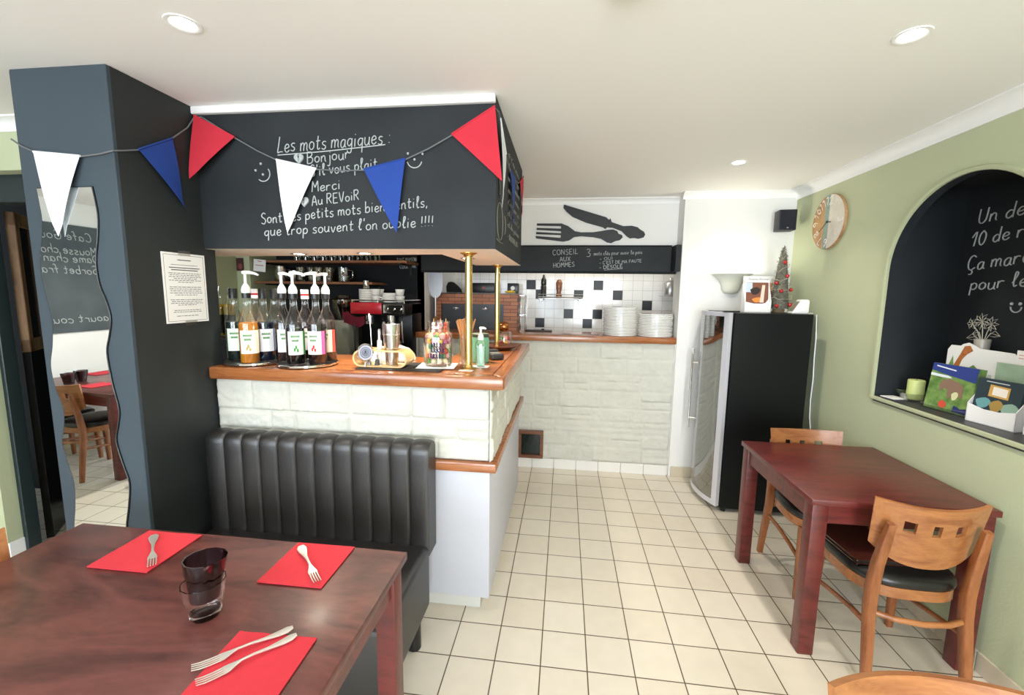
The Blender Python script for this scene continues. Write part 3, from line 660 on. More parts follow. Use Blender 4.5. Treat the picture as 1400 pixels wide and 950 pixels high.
# brass poles
def pole(x, y, lab):
    t = T('brass_pole', lab, 'pole', (x, y, 1.2145))
    b = B(); lathe(b, [(0.0185, 0.0), (0.0185, 0.575)], seg=24); O('shaft', b, BRASS, t)
    b = B(); lathe(b, [(0.04, 0.0), (0.04, 0.004), (0.024, 0.008), (0.020, 0.02)], seg=28); O('flange', b, BRASS, t); b = B(); lathe(b, [(0.020, 0.555), (0.026, 0.565), (0.042, 0.571), (0.042, 0.5755)], seg=28); O('flange', b, BRASS, t)
pole(-0.475, 2.09, 'thick brass pole rising beside the sweet jar'); pole(-0.475, 3.0, 'brass pole rising behind the dark round plate')

# ------------------------------------------------------------------ bench
bn = T('bench', 'black leather banquette bench with channelled backrest against the stone bar', 'bench', (-1.145, 1.538, 0))
W2 = 0.555; b = B(); nc = 12
prof = [(0.335, 0.30), (0.345, 0.45)] + [(0.25+0.0, z) for z in (0.40, 0.48, 0.56, 0.64, 0.72, 0.80, 0.85)]
prof = [(0.25, z) for z in (0.38, 0.45, 0.53, 0.61, 0.69, 0.77, 0.83, 0.86)] + [(0.295-0.045*math.cos(a*PI/2/5), 0.865+0.042*math.sin(a*PI/2/5)) for a in range(1, 6)] + [(0.31+0.04*math.sin(a*PI/2/4), 0.907-0.04+0.04*math.cos(a*PI/2/4)) for a in range(0, 5)] + [(0.350, 0.80), (0.350, 0.6), (0.350, 0.38)]
us = []
for c in range(nc):
    for t in (0, 0.06, 0.16, 0.32, 0.5, 0.68, 0.84, 0.94): us.append((c+t)/nc)
us.append(1.0); G = []
for s in us:
    ph = (s*nc) % 1.0; ph = 0 if s == 1 else ph
    cr = min(1, math.sin(PI*ph)**0.42) if 0 < ph < 1 else 0
    if s < 0.004 or s > 0.996: cr = 0.2
    row = []
    for i, (y, z) in enumerate(prof):
        p, q = prof[max(i-1, 0)], prof[min(i+1, len(prof)-1)]; tx, tz = q[0]-p[0], q[1]-p[1]; l = math.hypot(tx, tz); ny, nz = -tz/l, tx/l
        k = 0.011*cr if i < 17 else 0
        row.append(b.verts.new((-W2+2*W2*s, y+ny*k, z+nz*k)))
    G.append(row)
for a, c in zip(G, G[1:]):
    for i in range(len(prof)-1): b.faces.new((a[i], a[i+1], c[i+1], c[i]))
    b.faces.new((a[0], c[0], c[-1], a[-1]))
b.faces.new(G[0]); b.faces.new(G[-1][::-1]); O('backrest', b, LEATHER, bn, None, 50)
b = B(); box(b, -W2, W2, -0.262, 0.262, 0.125, 0.43, 0.03, 4)
O('seat', b, LEATHER, bn, None, 40)
for x in (-0.5, 0.515):
    for y in (-0.23, 0.14):
        b = B(); lathe(b, [(0.024, 0), (0.03, 0.005), (0.03, 0.13)], (x, y, 0), 16); O('leg', b, BPLAST, bn)

# ------------------------------------------------------------------ tables
def table(x0, x1, y0, y1, z, lw, lab, m, inset=0.015, rz=0.0):
    cx, cy = (x0+x1)/2, (y0+y1)/2; t = T('dining_table', lab, 'table', (cx, cy, 0), rz); X, Y = (x1-x0)/2, (y1-y0)/2
    b = B(); box(b, -X, X, -Y, Y, z-0.028, z, 0.004, 2); O('tabletop', b, m, t)
    for sx in (-1, 1):
        for sy in (-1, 1):
            b = B(); xa, ya = sx*(X-inset-lw/2), sy*(Y-inset-lw/2); box(b, xa-lw/2, xa+lw/2, ya-lw/2, ya+lw/2, 0.0, z-0.028, 0.005, 2); O('leg', b, MAHOG, t)
    i2 = inset+lw/2-0.011
    for s in (-1, 1):
        b = B(); box(b, -X+inset+lw, X-inset-lw, s*(Y-i2)-0.011, s*(Y-i2)+0.011, z-0.115, z-0.028, 0.003, 1); O('apron', b, MAHOG, t)
        b = B(); box(b, s*(X-i2)-0.011, s*(X-i2)+0.011, -Y+inset+lw, Y-inset-lw, z-0.115, z-0.028, 0.003, 1); O('apron', b, MAHOG, t)
    return t
TZ = 0.74
table(-1.73, -0.495, 0.47, 1.268, TZ, 0.065, 'big dark wood table with red napkins in front of the bench', MAHOGL)
table(1.073, 1.795, 1.87, 2.615, TZ, 0.066, 'bare dark red wood table against the green wall', MAHOG, 0.01)
table(-4.80, -3.56, -0.78, 0.02, TZ, 0.065, 'dark wood table seen in the wavy mirror', MAHOGL, 0.015, math.radians(8))

# ------------------------------------------------------------------ chairs (front of the chair looks to +Y locally)
def chair_parts():
    P = []
    b = B(); n = 40; t = bmesh.new(); rings = []
    def outl(s): # rounded square outline of the seat
        pts = []
        for i in range(n):
            a = 2*PI*i/n; c, si = math.cos(a), math.sin(a); k = (abs(c)**3.2+abs(si)**3.2)**(-1/3.2)
            pts.append((0.207*k*c*s*(1.0+0.06*si), 0.012+0.205*k*si*s))
        return pts
    for s, z in ((0.93, 0.436), (0.985, 0.442), (1.0, 0.455), (0.985, 0.468), (0.93, 0.477), (0.80, 0.482), (0.5, 0.484), (0.05, 0.484)): rings.append([t.verts.new((x, y, z)) for x, y in outl(s)])
    for a, c in zip(rings, rings[1:]):
        for i in range(n): t.faces.new((a[i], a[(i+1) % n], c[(i+1) % n], c[i]))
    t.faces.new(rings[0][::-1]); t.faces.new(rings[-1]); merge(b, t); P.append(('seat', b, 'VINYL'))
    b = B(); t = bmesh.new(); rings = []
    for s, z in ((0.86, 0.392), (0.97, 0.392), (0.97, 0.437), (0.86, 0.437)): rings.append([t.verts.new((x, y, z)) for x, y in outl(s)])
    for k in range(4):
        a, c = rings[k], rings[(k+1) % 4]
        for i in range(n): t.faces.new((a[i], a[(i+1) % n], c[(i+1) % n], c[i]))
    merge(b, t); P.append(('seat_frame', b, 'H'))
    # backrest: bowed panel with three square holes
    t = bmesh.new(); xs = [-1.0, -0.86, -0.72, -0.575, -0.45, -0.32, -0.21, -0.115, 0, 0.115, 0.21, 0.32, 0.45, 0.575, 0.72, 0.86, 1.0]
    xs = [-1.0, -0.85, -0.70, -0.54, -0.44, -0.34, -0.20, -0.075, 0.075, 0.20, 0.34, 0.44, 0.54, 0.70, 0.85, 1.0]; vs = [0.0, 0.12, 0.28, 0.44, 0.56, 0.74, 0.88, 1.0]
    holes = [(-0.54, -0.34), (-0.075, 0.075), (0.34, 0.54)]
    def bp(x, v):
        top = 0.806+0.012*x*x; bot = 0.545+0.075*abs(x)**2.6; z = bot+(top-bot)*v
        return Vector((x*(0.200-0.012*(1-v)), -0.232+0.055*x*x-0.020*(z-0.68)/0.13, z))
    G = [[t.verts.new(bp(x, v)) for v in vs] for x in xs]
    for i in range(len(xs)-1):
        for j in range(len(vs)-1):
            if j == 4 and any(abs(xs[i]-h[0]) < 1e-6 or (xs[i] >= h[0]-1e-6 and xs[i+1] <= h[1]+1e-6) for h in holes): continue
            t.faces.new((G[i][j], G[i+1][j], G[i+1][j+1], G[i][j+1]))
    bmesh.ops.recalc_face_normals(t, faces=t.faces[:])
    bmesh.ops.solidify(t, geom=t.faces[:], thickness=0.014)
    b = B(); merge(b, t); P.append(('backrest', b, 'H'))
    for s in (-1, 1):
        b = B()
        bar(b, [(s*0.178, -0.240, 0.0), (s*0.176, -0.228, 0.10), (s*0.173, -0.212, 0.22), (s*0.170, -0.195, 0.34), (s*0.168, -0.192, 0.44), (s*0.166, -0.204, 0.55), (s*0.163, -0.226, 0.66), (s*0.160, -0.240, 0.735)], [0.027, 0.03, 0.033, 0.036, 0.038, 0.036, 0.032, 0.026], [0.028, 0.032, 0.036, 0.04, 0.04, 0.036, 0.03, 0.024], (1, 0, 0)); P.append(('leg', b, 'V'))
        b = B(); bar(b, [(s*0.176, 0.185, 0.0), (s*0.172, 0.178, 0.2), (s*0.168, 0.170, 0.40)], [0.026, 0.032, 0.036], [0.026, 0.032, 0.036], (1, 0, 0)); P.append(('leg', b, 'V'))
        b = B(); tube(b, [(s*0.172, 0.175, 0.215), (s*0.165, 0.06, 0.235), (s*0.165, -0.08, 0.26), (s*0.172, -0.205, 0.275)], 0.0105, 10); P.append(('stretcher', b, 'V'))
    b = B(); tube(b, [(-0.170, -0.195, 0.335), (-0.09, -0.225, 0.33), (0, -0.235, 0.328), (0.09, -0.225, 0.33), (0.170, -0.195, 0.335)], 0.0115, 10); P.append(('stretcher', b, 'H'))
    return P
def chair(lab, loc, rz, red=False, grp=None):
    t = T('dining_chair', lab, 'chair', loc, rz, grp)
    for nme, b, k in chair_parts():
        m = VINYL if k == 'VINYL' else (BEECHR if red else (BEECHH if k == 'H' else BEECH)); O(nme, b, m, t, 'black vinyl seat pad' if nme == 'seat' else None, 45)
    return t
ch = chair('orange wooden chair holding a menu folder, tucked under the dark red table', (1.440, 1.945, 0), math.radians(-2))
dup(ch, (1.442, 2.445, 0), math.radians(180), 'orange wooden chair between the dark red table and the black fridge')
dup(ch, (0.765, 0.665, 0), math.radians(184), 'reddish wooden chair of which only the curved top rail shows, nearest the viewer')
dup(ch, (-1.592, 0.893, 0), math.radians(-90), 'orange wooden chair at the end of the big table by the doorway')
dup(ch, (-4.05, -0.10, 0), math.radians(187), 'orange wooden chair closest to the mirror in the reflected dining corner')
dup(ch, (-4.52, -0.17, 0), math.radians(187), 'second orange chair along the reflected table, half hidden behind the first')
dup(ch, (-4.42, -0.88, 0), math.radians(8), 'orange chair on the far side of the reflected table by the white wall')
dup(ch, (-3.31, -0.12, 0), math.radians(100), 'orange chair at the table end, barely showing at the mirror edge')

# menu folder on the chair seat
mf = T('menu_folder', 'dark brown menu folder lying on the black chair seat', 'folder', (1.36, 1.985, 0.4845), math.radians(4))
LBR = mat('brown_leatherette', '#4a1f18', 0.4)
b = B(); box(b, -0.12, 0.12, -0.145, 0.145, 0.0, 0.003, 0.001, 1); box(b, -0.12, 0.12, -0.145, 0.145, 0.016, 0.019, 0.001, 1); box(b, 0.118, 0.121, -0.145, 0.145, 0.0, 0.019, 0.001, 1); O('cover', b, LBR, mf)
b = B(); box(b, -0.114, 0.117, -0.14, 0.14, 0.003, 0.016); O('pages', b, mat('dark_pages', '#2a2624', 0.4), mf)
b = B()
for z in (0.0, 0.0165): tube(b, [(-0.1215, -0.146, z+0.0012), (-0.1215, 0.146, z+0.0012)], 0.0018, 6)
O('metal_edge', b, CHROME, mf)

# ------------------------------------------------------------------ black fridge with curved glass door
fr = T('fridge', 'tall black fridge with curved glass door beside the pilaster', 'fridge', (1.45, 3.45, 0))
def FL(x0, x1, y0, y1, z0, z1): return (x0-1.45, x1-1.45, y0-3.45, y1-3.45, z0, z1)
BODY = mat('black_enamel', '#0b0e0e', 0.4, bump=0.04, bscale=300, spec=0.25); INN = mat('fridge_lining', '#b9bdbc', 0.4)
b = B()
for q in ((1.185, 1.70, 3.165, 3.20, 0.03, 1.478), (1.185, 1.70, 3.70, 3.735, 0.03, 1.478), (1.67, 1.70, 3.20, 3.70, 0.03, 1.478), (1.185, 1.67, 3.20, 3.70, 1.44, 1.478), (1.185, 1.67, 3.20, 3.70, 0.03, 0.14)): box(b, *FL(*q), 0.003, 1)
O('body', b, BODY, fr)
b = B()
for q in ((1.665, 1.669, 3.201, 3.699, 0.141, 1.439), (1.19, 1.665, 3.2005, 3.204, 0.141, 1.439), (1.19, 1.665, 3.696, 3.6995, 0.141, 1.439)): box(b, *FL(*q))
O('lining', b, INN, fr)
for z in (0.35, 0.6, 0.85, 1.1, 1.28):
    b = B()
    for i in range(9): tube(b, [(1.20-1.45, 3.215+0.0585*i-3.45, z), (1.66-1.45, 3.215+0.0585*i-3.45, z)], 0.0025, 5)
    for x in (1.20, 1.66): tube(b, [(x-1.45, 3.205-3.45, z), (x-1.45, 3.695-3.45, z)], 0.003, 5)
    O('shelf', b, CHROME, fr)
def dcur(s, off=0.0):
    y = 3.160+0.578*s; x = 1.150-0.078*4*s*(1-s); dx = -0.078*4*(1-2*s); l = math.hypot(dx, 0.578); nx, ny = -0.578/l, dx/l
    return (x+nx*off-1.45, y+ny*off-3.45)
def door_strip(bm, s0, s1, z0, z1, th, n=10):
    t = bmesh.new(); R4 = []
    for i in range(n+1):
        s = s0+(s1-s0)*i/n; a = dcur(s, 0); c = dcur(s, -th)
        R4.append([t.verts.new((a[0], a[1], z0)), t.verts.new((a[0], a[1], z1)), t.verts.new((c[0], c[1], z1)), t.verts.new((c[0], c[1], z0))])
    for a, c in zip(R4, R4[1:]):
        for k in range(4): t.faces.new((a[k], a[(k+1) % 4], c[(k+1) % 4], c[k]))
    t.faces.new(R4[0]); t.faces.new(R4[-1][::-1]); merge(bm, t)
ALU = mat('silver_frame', '#d6d6de', 0.4, 0.25)
dz = O('door', (lambda b: (door_strip(b, 0.0, 0.07, 0.045, 1.482, 0.032, 3), door_strip(b, 0.93, 1.0, 0.045, 1.482, 0.032, 3), door_strip(b, 0.07, 0.93, 1.452, 1.482, 0.032), door_strip(b, 0.07, 0.93, 0.045, 0.085, 0.032), b)[-1])(B()), ALU, fr)
b = B(); door_strip(b, 0.07, 0.93, 0.085, 1.452, 0.006, 14); O('door_glass', b, glass('fridge_glass', (0.55, 0.58, 0.57, 1), 0.30, 0.015), dz)
b = B(); hx, hy = dcur(0.80, 0.045); tube(b, [(hx, hy, 0.50), (hx, hy, 1.165)], 0.0085, 12)
for z in (0.585, 1.05): p = dcur(0.80, 0.0); tube(b, [(p[0], p[1], z), (hx, hy, z)], 0.0075, 10)
O('handle', b, CHROME, dz)
b = B(); box(b, *FL(1.115, 1.22, 3.165, 3.215, 1.4825, 1.494), 0.004, 1); O('hinge_cover', b, BPLAST, fr)
for x in (1.22, 1.66):
    for y in (3.2, 3.7): b = B(); lathe(b, [(0.018, 0), (0.018, 0.032)], (x-1.45, y-3.45, 0), 12); O('foot', b, BPLAST, fr)
# ------------------------------------------------------------------ lamps
def downlight(x, y, z, lab, power, color=(1.0, 0.93, 0.85), ang=150, grp='recessed downlights', r=0.043):
    t = T('downlight', lab, 'ceiling light', (x, y, z), 0, grp)
    b = B(); lathe(b, [(r*0.82, -0.001), (r, -0.004), (r*1.18, -0.003), (r*1.2, 0.0)], seg=28, capb=False, capt=False); O('trim_ring', b, STEELB if z < 2 else TRIMW, t)
    b = B(); lathe(b, [(0.0001, -0.0015), (r*0.82, -0.0015)], seg=24, capb=False, capt=False); O('diffuser', b, BULB, t)
    l = bpy.data.lights.new('downlight_beam', 'SPOT'); l.energy = power; l.color = color; l.spot_size = math.radians(ang); l.spot_blend = 0.7; l.shadow_soft_size = 0.035
    o = bpy.data.objects.new('downlight_beam', l); COL.objects.link(o); o.location = (0, 0, -0.012); o.parent = t; o['kind'] = 'helper'
downlight(-1.235, 1.339, ZC, 'round ceiling spotlight above the big table and column', 19, ang=125)
downlight(1.083, 1.631, ZC, 'round ceiling spotlight above the dark red table', 42, ang=135)
downlight(1.065, 2.974, ZC, 'round ceiling spotlight in front of the white pilaster', 28, ang=130)
downlight(-1.03, 2.13, SZ, 'small spotlight under the soffit above the syrup bottles', 26, (1, 0.88, 0.7), 135, 'soffit spotlights', 0.035)
downlight(-0.555, 2.42, SZ, 'small spotlight under the soffit behind the thick brass pole', 30, (1, 0.85, 0.65), 135, 'soffit spotlights', 0.035)
downlight(-1.42, 2.17, SZ, 'small spotlight under the soffit nearest the column', 16, (1, 0.88, 0.7), 110, 'soffit spotlights', 0.035)
downlight(-1.5, 2.95, ZC, 'added unseen ceiling spotlight brightening the cups behind the bar', 26, (1.0, 0.9, 0.78), 140)  # unseen lamp, added to brighten the cups and shelf glass
for x, y, p in ((-3.6, -0.6, 105), (0.9, -0.9, 50), (-1.2, -0.9, 50)): downlight(x, y, ZC, 'round ceiling spotlight over the dining room behind the viewer', p)
sd = T('smoke_detector', 'white round smoke detector on the ceiling at the picture edge', 'smoke detector', (0.155, 1.268, ZC))
b = B(); lathe(b, [(0.03, -0.04), (0.045, -0.036), (0.052, -0.02), (0.055, 0)], seg=28); O('casing', b, WPLAST, sd)
b = B(); lathe(b, [(0.012, -0.043), (0.013, -0.04)], seg=16); O('sensor_cap', b, STEELB, sd)
sc = T('wall_sconce', 'white plaster uplighter bowl on the pilaster wall beside the fridge', 'wall light', (1.362, YP-0.001, 1.612))
b = B(); pr = [(0.0, 0.0), (0.035, 0.003), (0.060, 0.015), (0.074, 0.04), (0.080, 0.075), (0.095, 0.105), (0.128, 0.142), (0.168, 0.168)]
pr2 = pr + [(0.162, 0.168)] + [(max(r-0.007, 0), z+0.004) for r, z in pr[::-1][1:]]
lathe(b, pr2, seg=28, a0=PI, a1=2*PI, sy=0.72); O('bowl', b, mat('plaster_cream', '#dfe0cf', 0.8), sc, None, 50)
b = B(); ball(b, (0, -0.036, 0.115), 0.016, 0, 2, (1, 1, 1.6)); O('light_bulb', b, BULB, sc)
l = bpy.data.lights.new('sconce_light', 'POINT'); l.energy = 4; l.color = (1, 0.95, 0.82); l.shadow_soft_size = 0.03
o = bpy.data.objects.new('sconce_light', l); COL.objects.link(o); o.location = (0, -0.07, 0.155); o.parent = sc; o['kind'] = 'helper'

# ------------------------------------------------------------------ big table setting
def napkin(x0, x1, y0, y1, lab, n=1, rz=0.0):
    t = T('paper_napkin', lab, 'napkin', ((x0+x1)/2, (y0+y1)/2, TZ+0.0005), rz, 'red napkins on the tables'); X, Y = (x1-x0)/2, (y1-y0)/2
    b = B()
    for k in range(2):
        o_ = 0.002*k; g = 10; z = 0.0010+k*0.0026; V = []
        for i in range(g+1):
            V.append([b.verts.new((-X+o_+2*X*i/g, -Y-o_+2*Y*j/g, z+0.0012*(1+noise.noise(Vector((i*0.5, j*0.5, x0*9+k))))*(0.6+0.8*(abs(i/g-0.5)+abs(j/g-0.5))))) for j in range(g+1)])
        for i in range(g):
            for j in range(g): b.faces.new((V[i][j], V[i+1][j], V[i+1][j+1], V[i][j+1]))
        bd = [V[i][0] for i in range(g+1)]+[V[g][j] for j in range(1, g+1)]+[V[i][g] for i in range(g-1, -1, -1)]+[V[0][j] for j in range(g-1, 0, -1)]
        lo = [b.verts.new((v.co.x, v.co.y, z-0.0010)) for v in bd]
        for i in range(len(bd)): j = (i+1) % len(bd); b.faces.new((bd[j], bd[i], lo[i], lo[j]))
    O('folded_paper', b, NAPKIN, t, None, 50); return t
napkin(-1.437, -1.232, 1.050, 1.252, 'red paper napkin under a fork in front of the column', 1, 0.01)
napkin(-0.877, -0.676, 1.060, 1.261, 'red paper napkin under a single fork before the leather bench', 1, 0.01)
napkin(-0.785, -0.582, 0.690, 0.888, 'red paper napkin under two forks at the near table edge', 1, 0.03)
napkin(-4.72, -4.53, -0.74, -0.55, 'red napkin on the far side of the reflected table', 1, 0.14)
napkin(-4.17, -3.98, -0.26, -0.07, 'red napkin on the near side of the reflected table', 1, 0.14)
FORKM = mat('fork_steel', '#d8d4cc', 0.42, 0.85)
def fork(tail, tip, z, lab, fancy=False):
    d = Vector((tip[0]-tail[0], tip[1]-tail[1])); Lf = d.length; t = T('fork', lab, 'fork', (tail[0], tail[1], z), math.atan2(-d.x, d.y), 'forks on the big table'); s = Lf/0.20
    b = B()
    hz = [(0.000, 0.006), (0.012, 0.0045), (0.03, 0.0035), (0.06, 0.005), (0.09, 0.0085), (0.115, 0.009), (0.128, 0.0065), (0.14, 0.004), (0.15, 0.0035)]
    wd = [0.011, 0.021, 0.019, 0.010, 0.0065, 0.0065, 0.014, 0.0235, 0.025]
    if fancy: wd = [0.016, 0.028, 0.024, 0.011, 0.0065, 0.0065, 0.014, 0.0235, 0.025]
    th = [0.002, 0.0026, 0.0026, 0.003, 0.0032, 0.003, 0.0022, 0.0018, 0.0018]
    bar(b, [(0, y*s, zz) for y, zz in hz], wd, th, (1, 0, 0))
    for k in range(4):
        x = (k-1.5)*0.0064; bar(b, [(x, 0.149*s, 0.0035), (x*1.02, 0.168*s, 0.0032), (x*1.03, 0.186*s, 0.0045), (x*1.0, 0.2*s, 0.008)], [0.0042, 0.0036, 0.0032, 0.002], 0.0016, (1, 0, 0))
    O('fork_body', b, FORKM, t, None, 60); return t
fork((-1.385, 1.218), (-1.232, 1.068), TZ+0.0062, 'steel fork on the napkin in front of the column', True)
fork((-0.849, 1.230), (-0.693, 1.072), TZ+0.0062, 'steel fork on the napkin before the leather bench', True)
fork((-0.657, 0.905), (-0.806, 0.763), TZ+0.0064, 'steel fork of the near pair, lying farther from the table edge')
fork((-0.634, 0.885), (-0.766, 0.732), TZ+0.0064, 'steel fork of the near pair, lying nearer the table edge')
def tumbler(lab, loc, h, r0, r1, m, tk=0.0025, base=0.012, rz=0.0, grp=None, tilt=(0, 0)):
    t = T('drinking_glass', lab, 'glass', loc, rz, grp); t.rotation_euler = (tilt[0], tilt[1], rz)
    b = B(); rk = lambda z: r0+(r1-r0)*z/h
    lathe(b, [(0.0, 0.0), (r0*0.92, 0.0), (rk(0.006), 0.006), (rk(h*0.35), h*0.35), (rk(h*0.62), h*0.62), (rk(h*0.66)+0.0015, h*0.66), (rk(h), h), (rk(h)-tk, h), (rk(h*0.66)-tk+0.001, h*0.66), (rk(base)-tk, base), (0.0, base)], seg=12, capb=False, capt=False)
    O('tumbler', b, m, t, None, 50); return t
FACET = glass('facet_glass', (0.95, 0.97, 0.97, 1), 0.2)
THICK = mat('thick_glass', '#ffffff', 0.06); THICK.node_tree.nodes['Principled BSDF'].inputs['Transmission Weight'].default_value = 1.0; THICK.node_tree.nodes['Principled BSDF'].inputs['IOR'].default_value = 1.45
tumbler('clear tumbler with a dark glass nested in it on the big table', (-0.918, 0.925, TZ), 0.098, 0.034, 0.0515, THICK, base=0.020)
tumbler('smoked dark tumbler nested in the clear tumbler on the big table', (-0.918, 0.925, TZ+0.0515), 0.108, 0.0325, 0.050, SMOKE, 0.003, 0.006, 0.2, None, (math.radians(-3), math.radians(3)))
tumbler('smoked tumbler standing farther along on the reflected table', (-4.40, -0.30, TZ), 0.10, 0.035, 0.052, SMOKE); tumbler('smoked tumbler standing at the reflected table edge', (-4.36, -0.17, TZ), 0.10, 0.035, 0.052, SMOKE)

# ------------------------------------------------------------------ chalkboard seen in the mirror
cb = T('chalkboard', 'grey menu chalkboard on the white wall, seen reversed in the mirror', 'chalkboard', (-4.898, -0.7, 1.15))
b = B(); box(b, 0.0, 0.015, -0.85, 0.85, 0, 1.06, 0.003, 1); O('slate', b, BOARD, cb)
PB = lambda u, v: Vector((0.0165, u+0.7, v-1.15)); b = B()
for tx, a_, z, w_ in (('Cafe Gourmand', -0.90, 2.06, 0.75), ('Mousse chocolat', -0.94, 1.925, 0.72), ('Dame chantilly', -0.95, 1.845, 0.70), ('Sorbet fraise', -0.93, 1.735, 0.62), ('yaourt coulis', -1.05, 1.245, 0.70)): chalk(b, tx, PB, (a_, z), (a_+w_, z), 0.085, 0.0045)
O('chalk_writing', b, CHALK, cb, None, 0, False)

# ------------------------------------------------------------------ syrup bottles on two turntables
WT = 1.2142
def turntable(x, y, r, lab):
    t = T('turntable', lab, 'turntable', (x, y, WT)); b = B(); lathe(b, [(r*0.6, 0.0), (r*0.6, 0.006), (r, 0.006), (r, 0.016), (r*0.97, 0.018)], seg=40); O('disc', b, BPLAST, t)
    b = B(); lathe(b, [(r+0.0003, 0.005), (r+0.002, 0.007), (r+0.002, 0.015), (r+0.0003, 0.017)], seg=40, capb=False, capt=False); O('rim', b, CHROME, t)
turntable(-1.610, 2.050, 0.150, 'black turntable with chrome rim carrying bottles beside the column'); turntable(-1.306, 2.030, 0.142, 'black turntable with chrome rim carrying the white pump bottles')
WT2 = WT+0.0182
def syrup(x, y, lab, liq, lab_main, lab_side, top='black', level=0.20, pump_dir=0.0, turn=0.0, z=WT2, blob=None, cap_col=None):
    t = T('syrup_bottle', lab, 'bottle', (x, y, z), 0, 'syrup bottles on the turntables'); R0 = 0.0435
    pr = [(0.0, 0.0), (R0-0.004, 0.0), (R0, 0.005), (R0, 0.195), (R0-0.004, 0.215), (0.028, 0.245), (0.0185, 0.268), (0.016, 0.29), (0.0155, 0.325), (0.0175, 0.328), (0.0175, 0.337), (0.0155, 0.338)]
    b = B(); lathe(b, pr, seg=26, capb=False); O('glass_body', b, CLEAR, t, None, 60)
    b = B(); ls = [(max(r-0.0022, 0), zz+0.003) for r, zz in pr if zz < level] ; zl = level
    rl = 0.041 if zl < 0.2 else 0.03
    lathe(b, ls+[(min(rl, ls[-1][0]), zl), (0.0, zl)], seg=24, capb=False); O('syrup', b, mat('syrup_'+liq.strip('#'), liq, 0.15, coat=0.4), t, None, 60)
    f0 = math.atan2(-y, -x)+turn
    def patch(a0, a1, z0, z1, m, nm, off=0.0006):
        b = B(); V0, V1 = [], []
        for i in range(13):
            a = f0+a0+(a1-a0)*i/12; V0.append(b.verts.new(((R0+off)*math.cos(a), (R0+off)*math.sin(a), z0))); V1.append(b.verts.new(((R0+off)*math.cos(a), (R0+off)*math.sin(a), z1)))
        for i in range(12): b.faces.new((V0[i], V0[i+1], V1[i+1], V1[i]))
        return b
    lm = mat('label_'+lab_main.strip('#'), lab_main, 0.6); lb = O('label', patch(-0.95, 0.75, 0.05, 0.165, lm, 'label'), lm, t)
    sm = mat('label_'+lab_side.strip('#'), lab_side, 0.6); O('label_stripe', patch(0.75, 1.2, 0.05, 0.165, sm, 'label'), sm, lb)
    b = patch(-0.6, 0.3, 0.135, 0.145, None, ''); bb = patch(-0.5, 0.2, 0.115, 0.125, None, ''); merge(b, bb); O('label_print', b, mat('green_print', '#5f8f5a', 0.7), lb)
    if blob:
        b = B(); 
        for da, dz in ((-0.25, 0.075), (0.05, 0.072), (-0.1, 0.088)): a = f0+da; ball(b, (R0*math.cos(a), R0*math.sin(a), dz), 0.011, 0, 1, (0.5, 0.5, 1))
        O('label_fruit', b, mat('fruit_'+blob.strip('#'), blob, 0.6), lb)
    if top == 'pump':
        b = B(); lathe(b, [(0.0195, 0.322), (0.0195, 0.347)], seg=20); O('neck_ring', b, BPLAST, t)
        b = B(); lathe(b, [(0.020, 0.347), (0.021, 0.362), (0.017, 0.378), (0.008, 0.392), (0.0062, 0.395), (0.0062, 0.437), (0.010, 0.439), (0.011, 0.450), (0.006, 0.455)], seg=18)
        c, s = math.cos(pump_dir), math.sin(pump_dir); tube(b, [(-0.012*c, -0.012*s, 0.446), (0.02*c, 0.02*s, 0.447), (0.05*c, 0.05*s, 0.442), (0.066*c, 0.066*s, 0.434)], [0.008, 0.0085, 0.0062, 0.0045], 10); O('pump', b, WPLAST, t, None, 50)
    else:
        cm = {'black': BPLAST, 'white': WPLAST}[top]; b = B(); lathe(b, [(0.0195, 0.318), (0.0195, 0.365), (0.018, 0.368)], seg=20); cp = O('cap', b, cm, t)
        if top == 'white': b = B(); lathe(b, [(0.0198, 0.335), (0.0198, 0.345)], seg=20, capb=False, capt=False); O('cap_band', b, mat('red_band', '#c8252c', 0.5), cp)
syrup(-1.698, 2.020, 'dark green syrup bottle with black cap and mint label, nearest the column', '#10241f', '#dfe8dc', '#5aa66a', 'black')
syrup(-1.559, 1.940, 'amber syrup bottle with cream label and white pump at the turntable front', '#c07a22', '#efe6d4', '#e3d8c0', 'pump', 0.205, 0.1, blob='#b9a468')
syrup(-1.675, 2.140, 'golden syrup bottle with red striped white cap, behind the dark green bottle', '#b98a3c', '#e8dcc0', '#cfae5a', 'white')
syrup(-1.540, 2.030, 'dark blue syrup bottle with black cap beside the amber pump bottle', '#0f1c33', '#eceef2', '#2f4fa0', 'black', turn=0.3)
syrup(-1.544, 2.120, 'blue labelled syrup bottle with black cap at the back of its turntable', '#101a2c', '#cfd4e6', '#3850a8', 'black')
syrup(-1.433, 2.030, 'pink labelled syrup bottle with white pump beside the green labelled one', '#1a1014', '#f2e6ea', '#d8447a', 'pump', 0.19, -0.3, turn=0.2)
syrup(-1.318, 1.950, 'dark syrup bottle with green label and white pump at the front', '#120f10', '#eef2ea', '#3aa352', 'pump', 0.18, 0.0, turn=0.15, blob='#4b9a4a')
syrup(-1.373, 2.130, 'syrup bottle with red and white cap behind the pump bottles', '#3a1518', '#f0e8e2', '#c8403c', 'white')
syrup(-1.224, 1.985, 'red syrup bottle with strawberry label and white pump', '#1b0c0e', '#f5efe4', '#d860a8', 'pump', 0.2, PI, turn=-0.3, blob='#d8342c')
syrup(-1.223, 2.075, 'brown syrup bottle with red label and white pump at the turntable end', '#2a1610', '#e9d9c8', '#d5453a', 'pump', 0.215, PI-0.2, turn=-0.2)

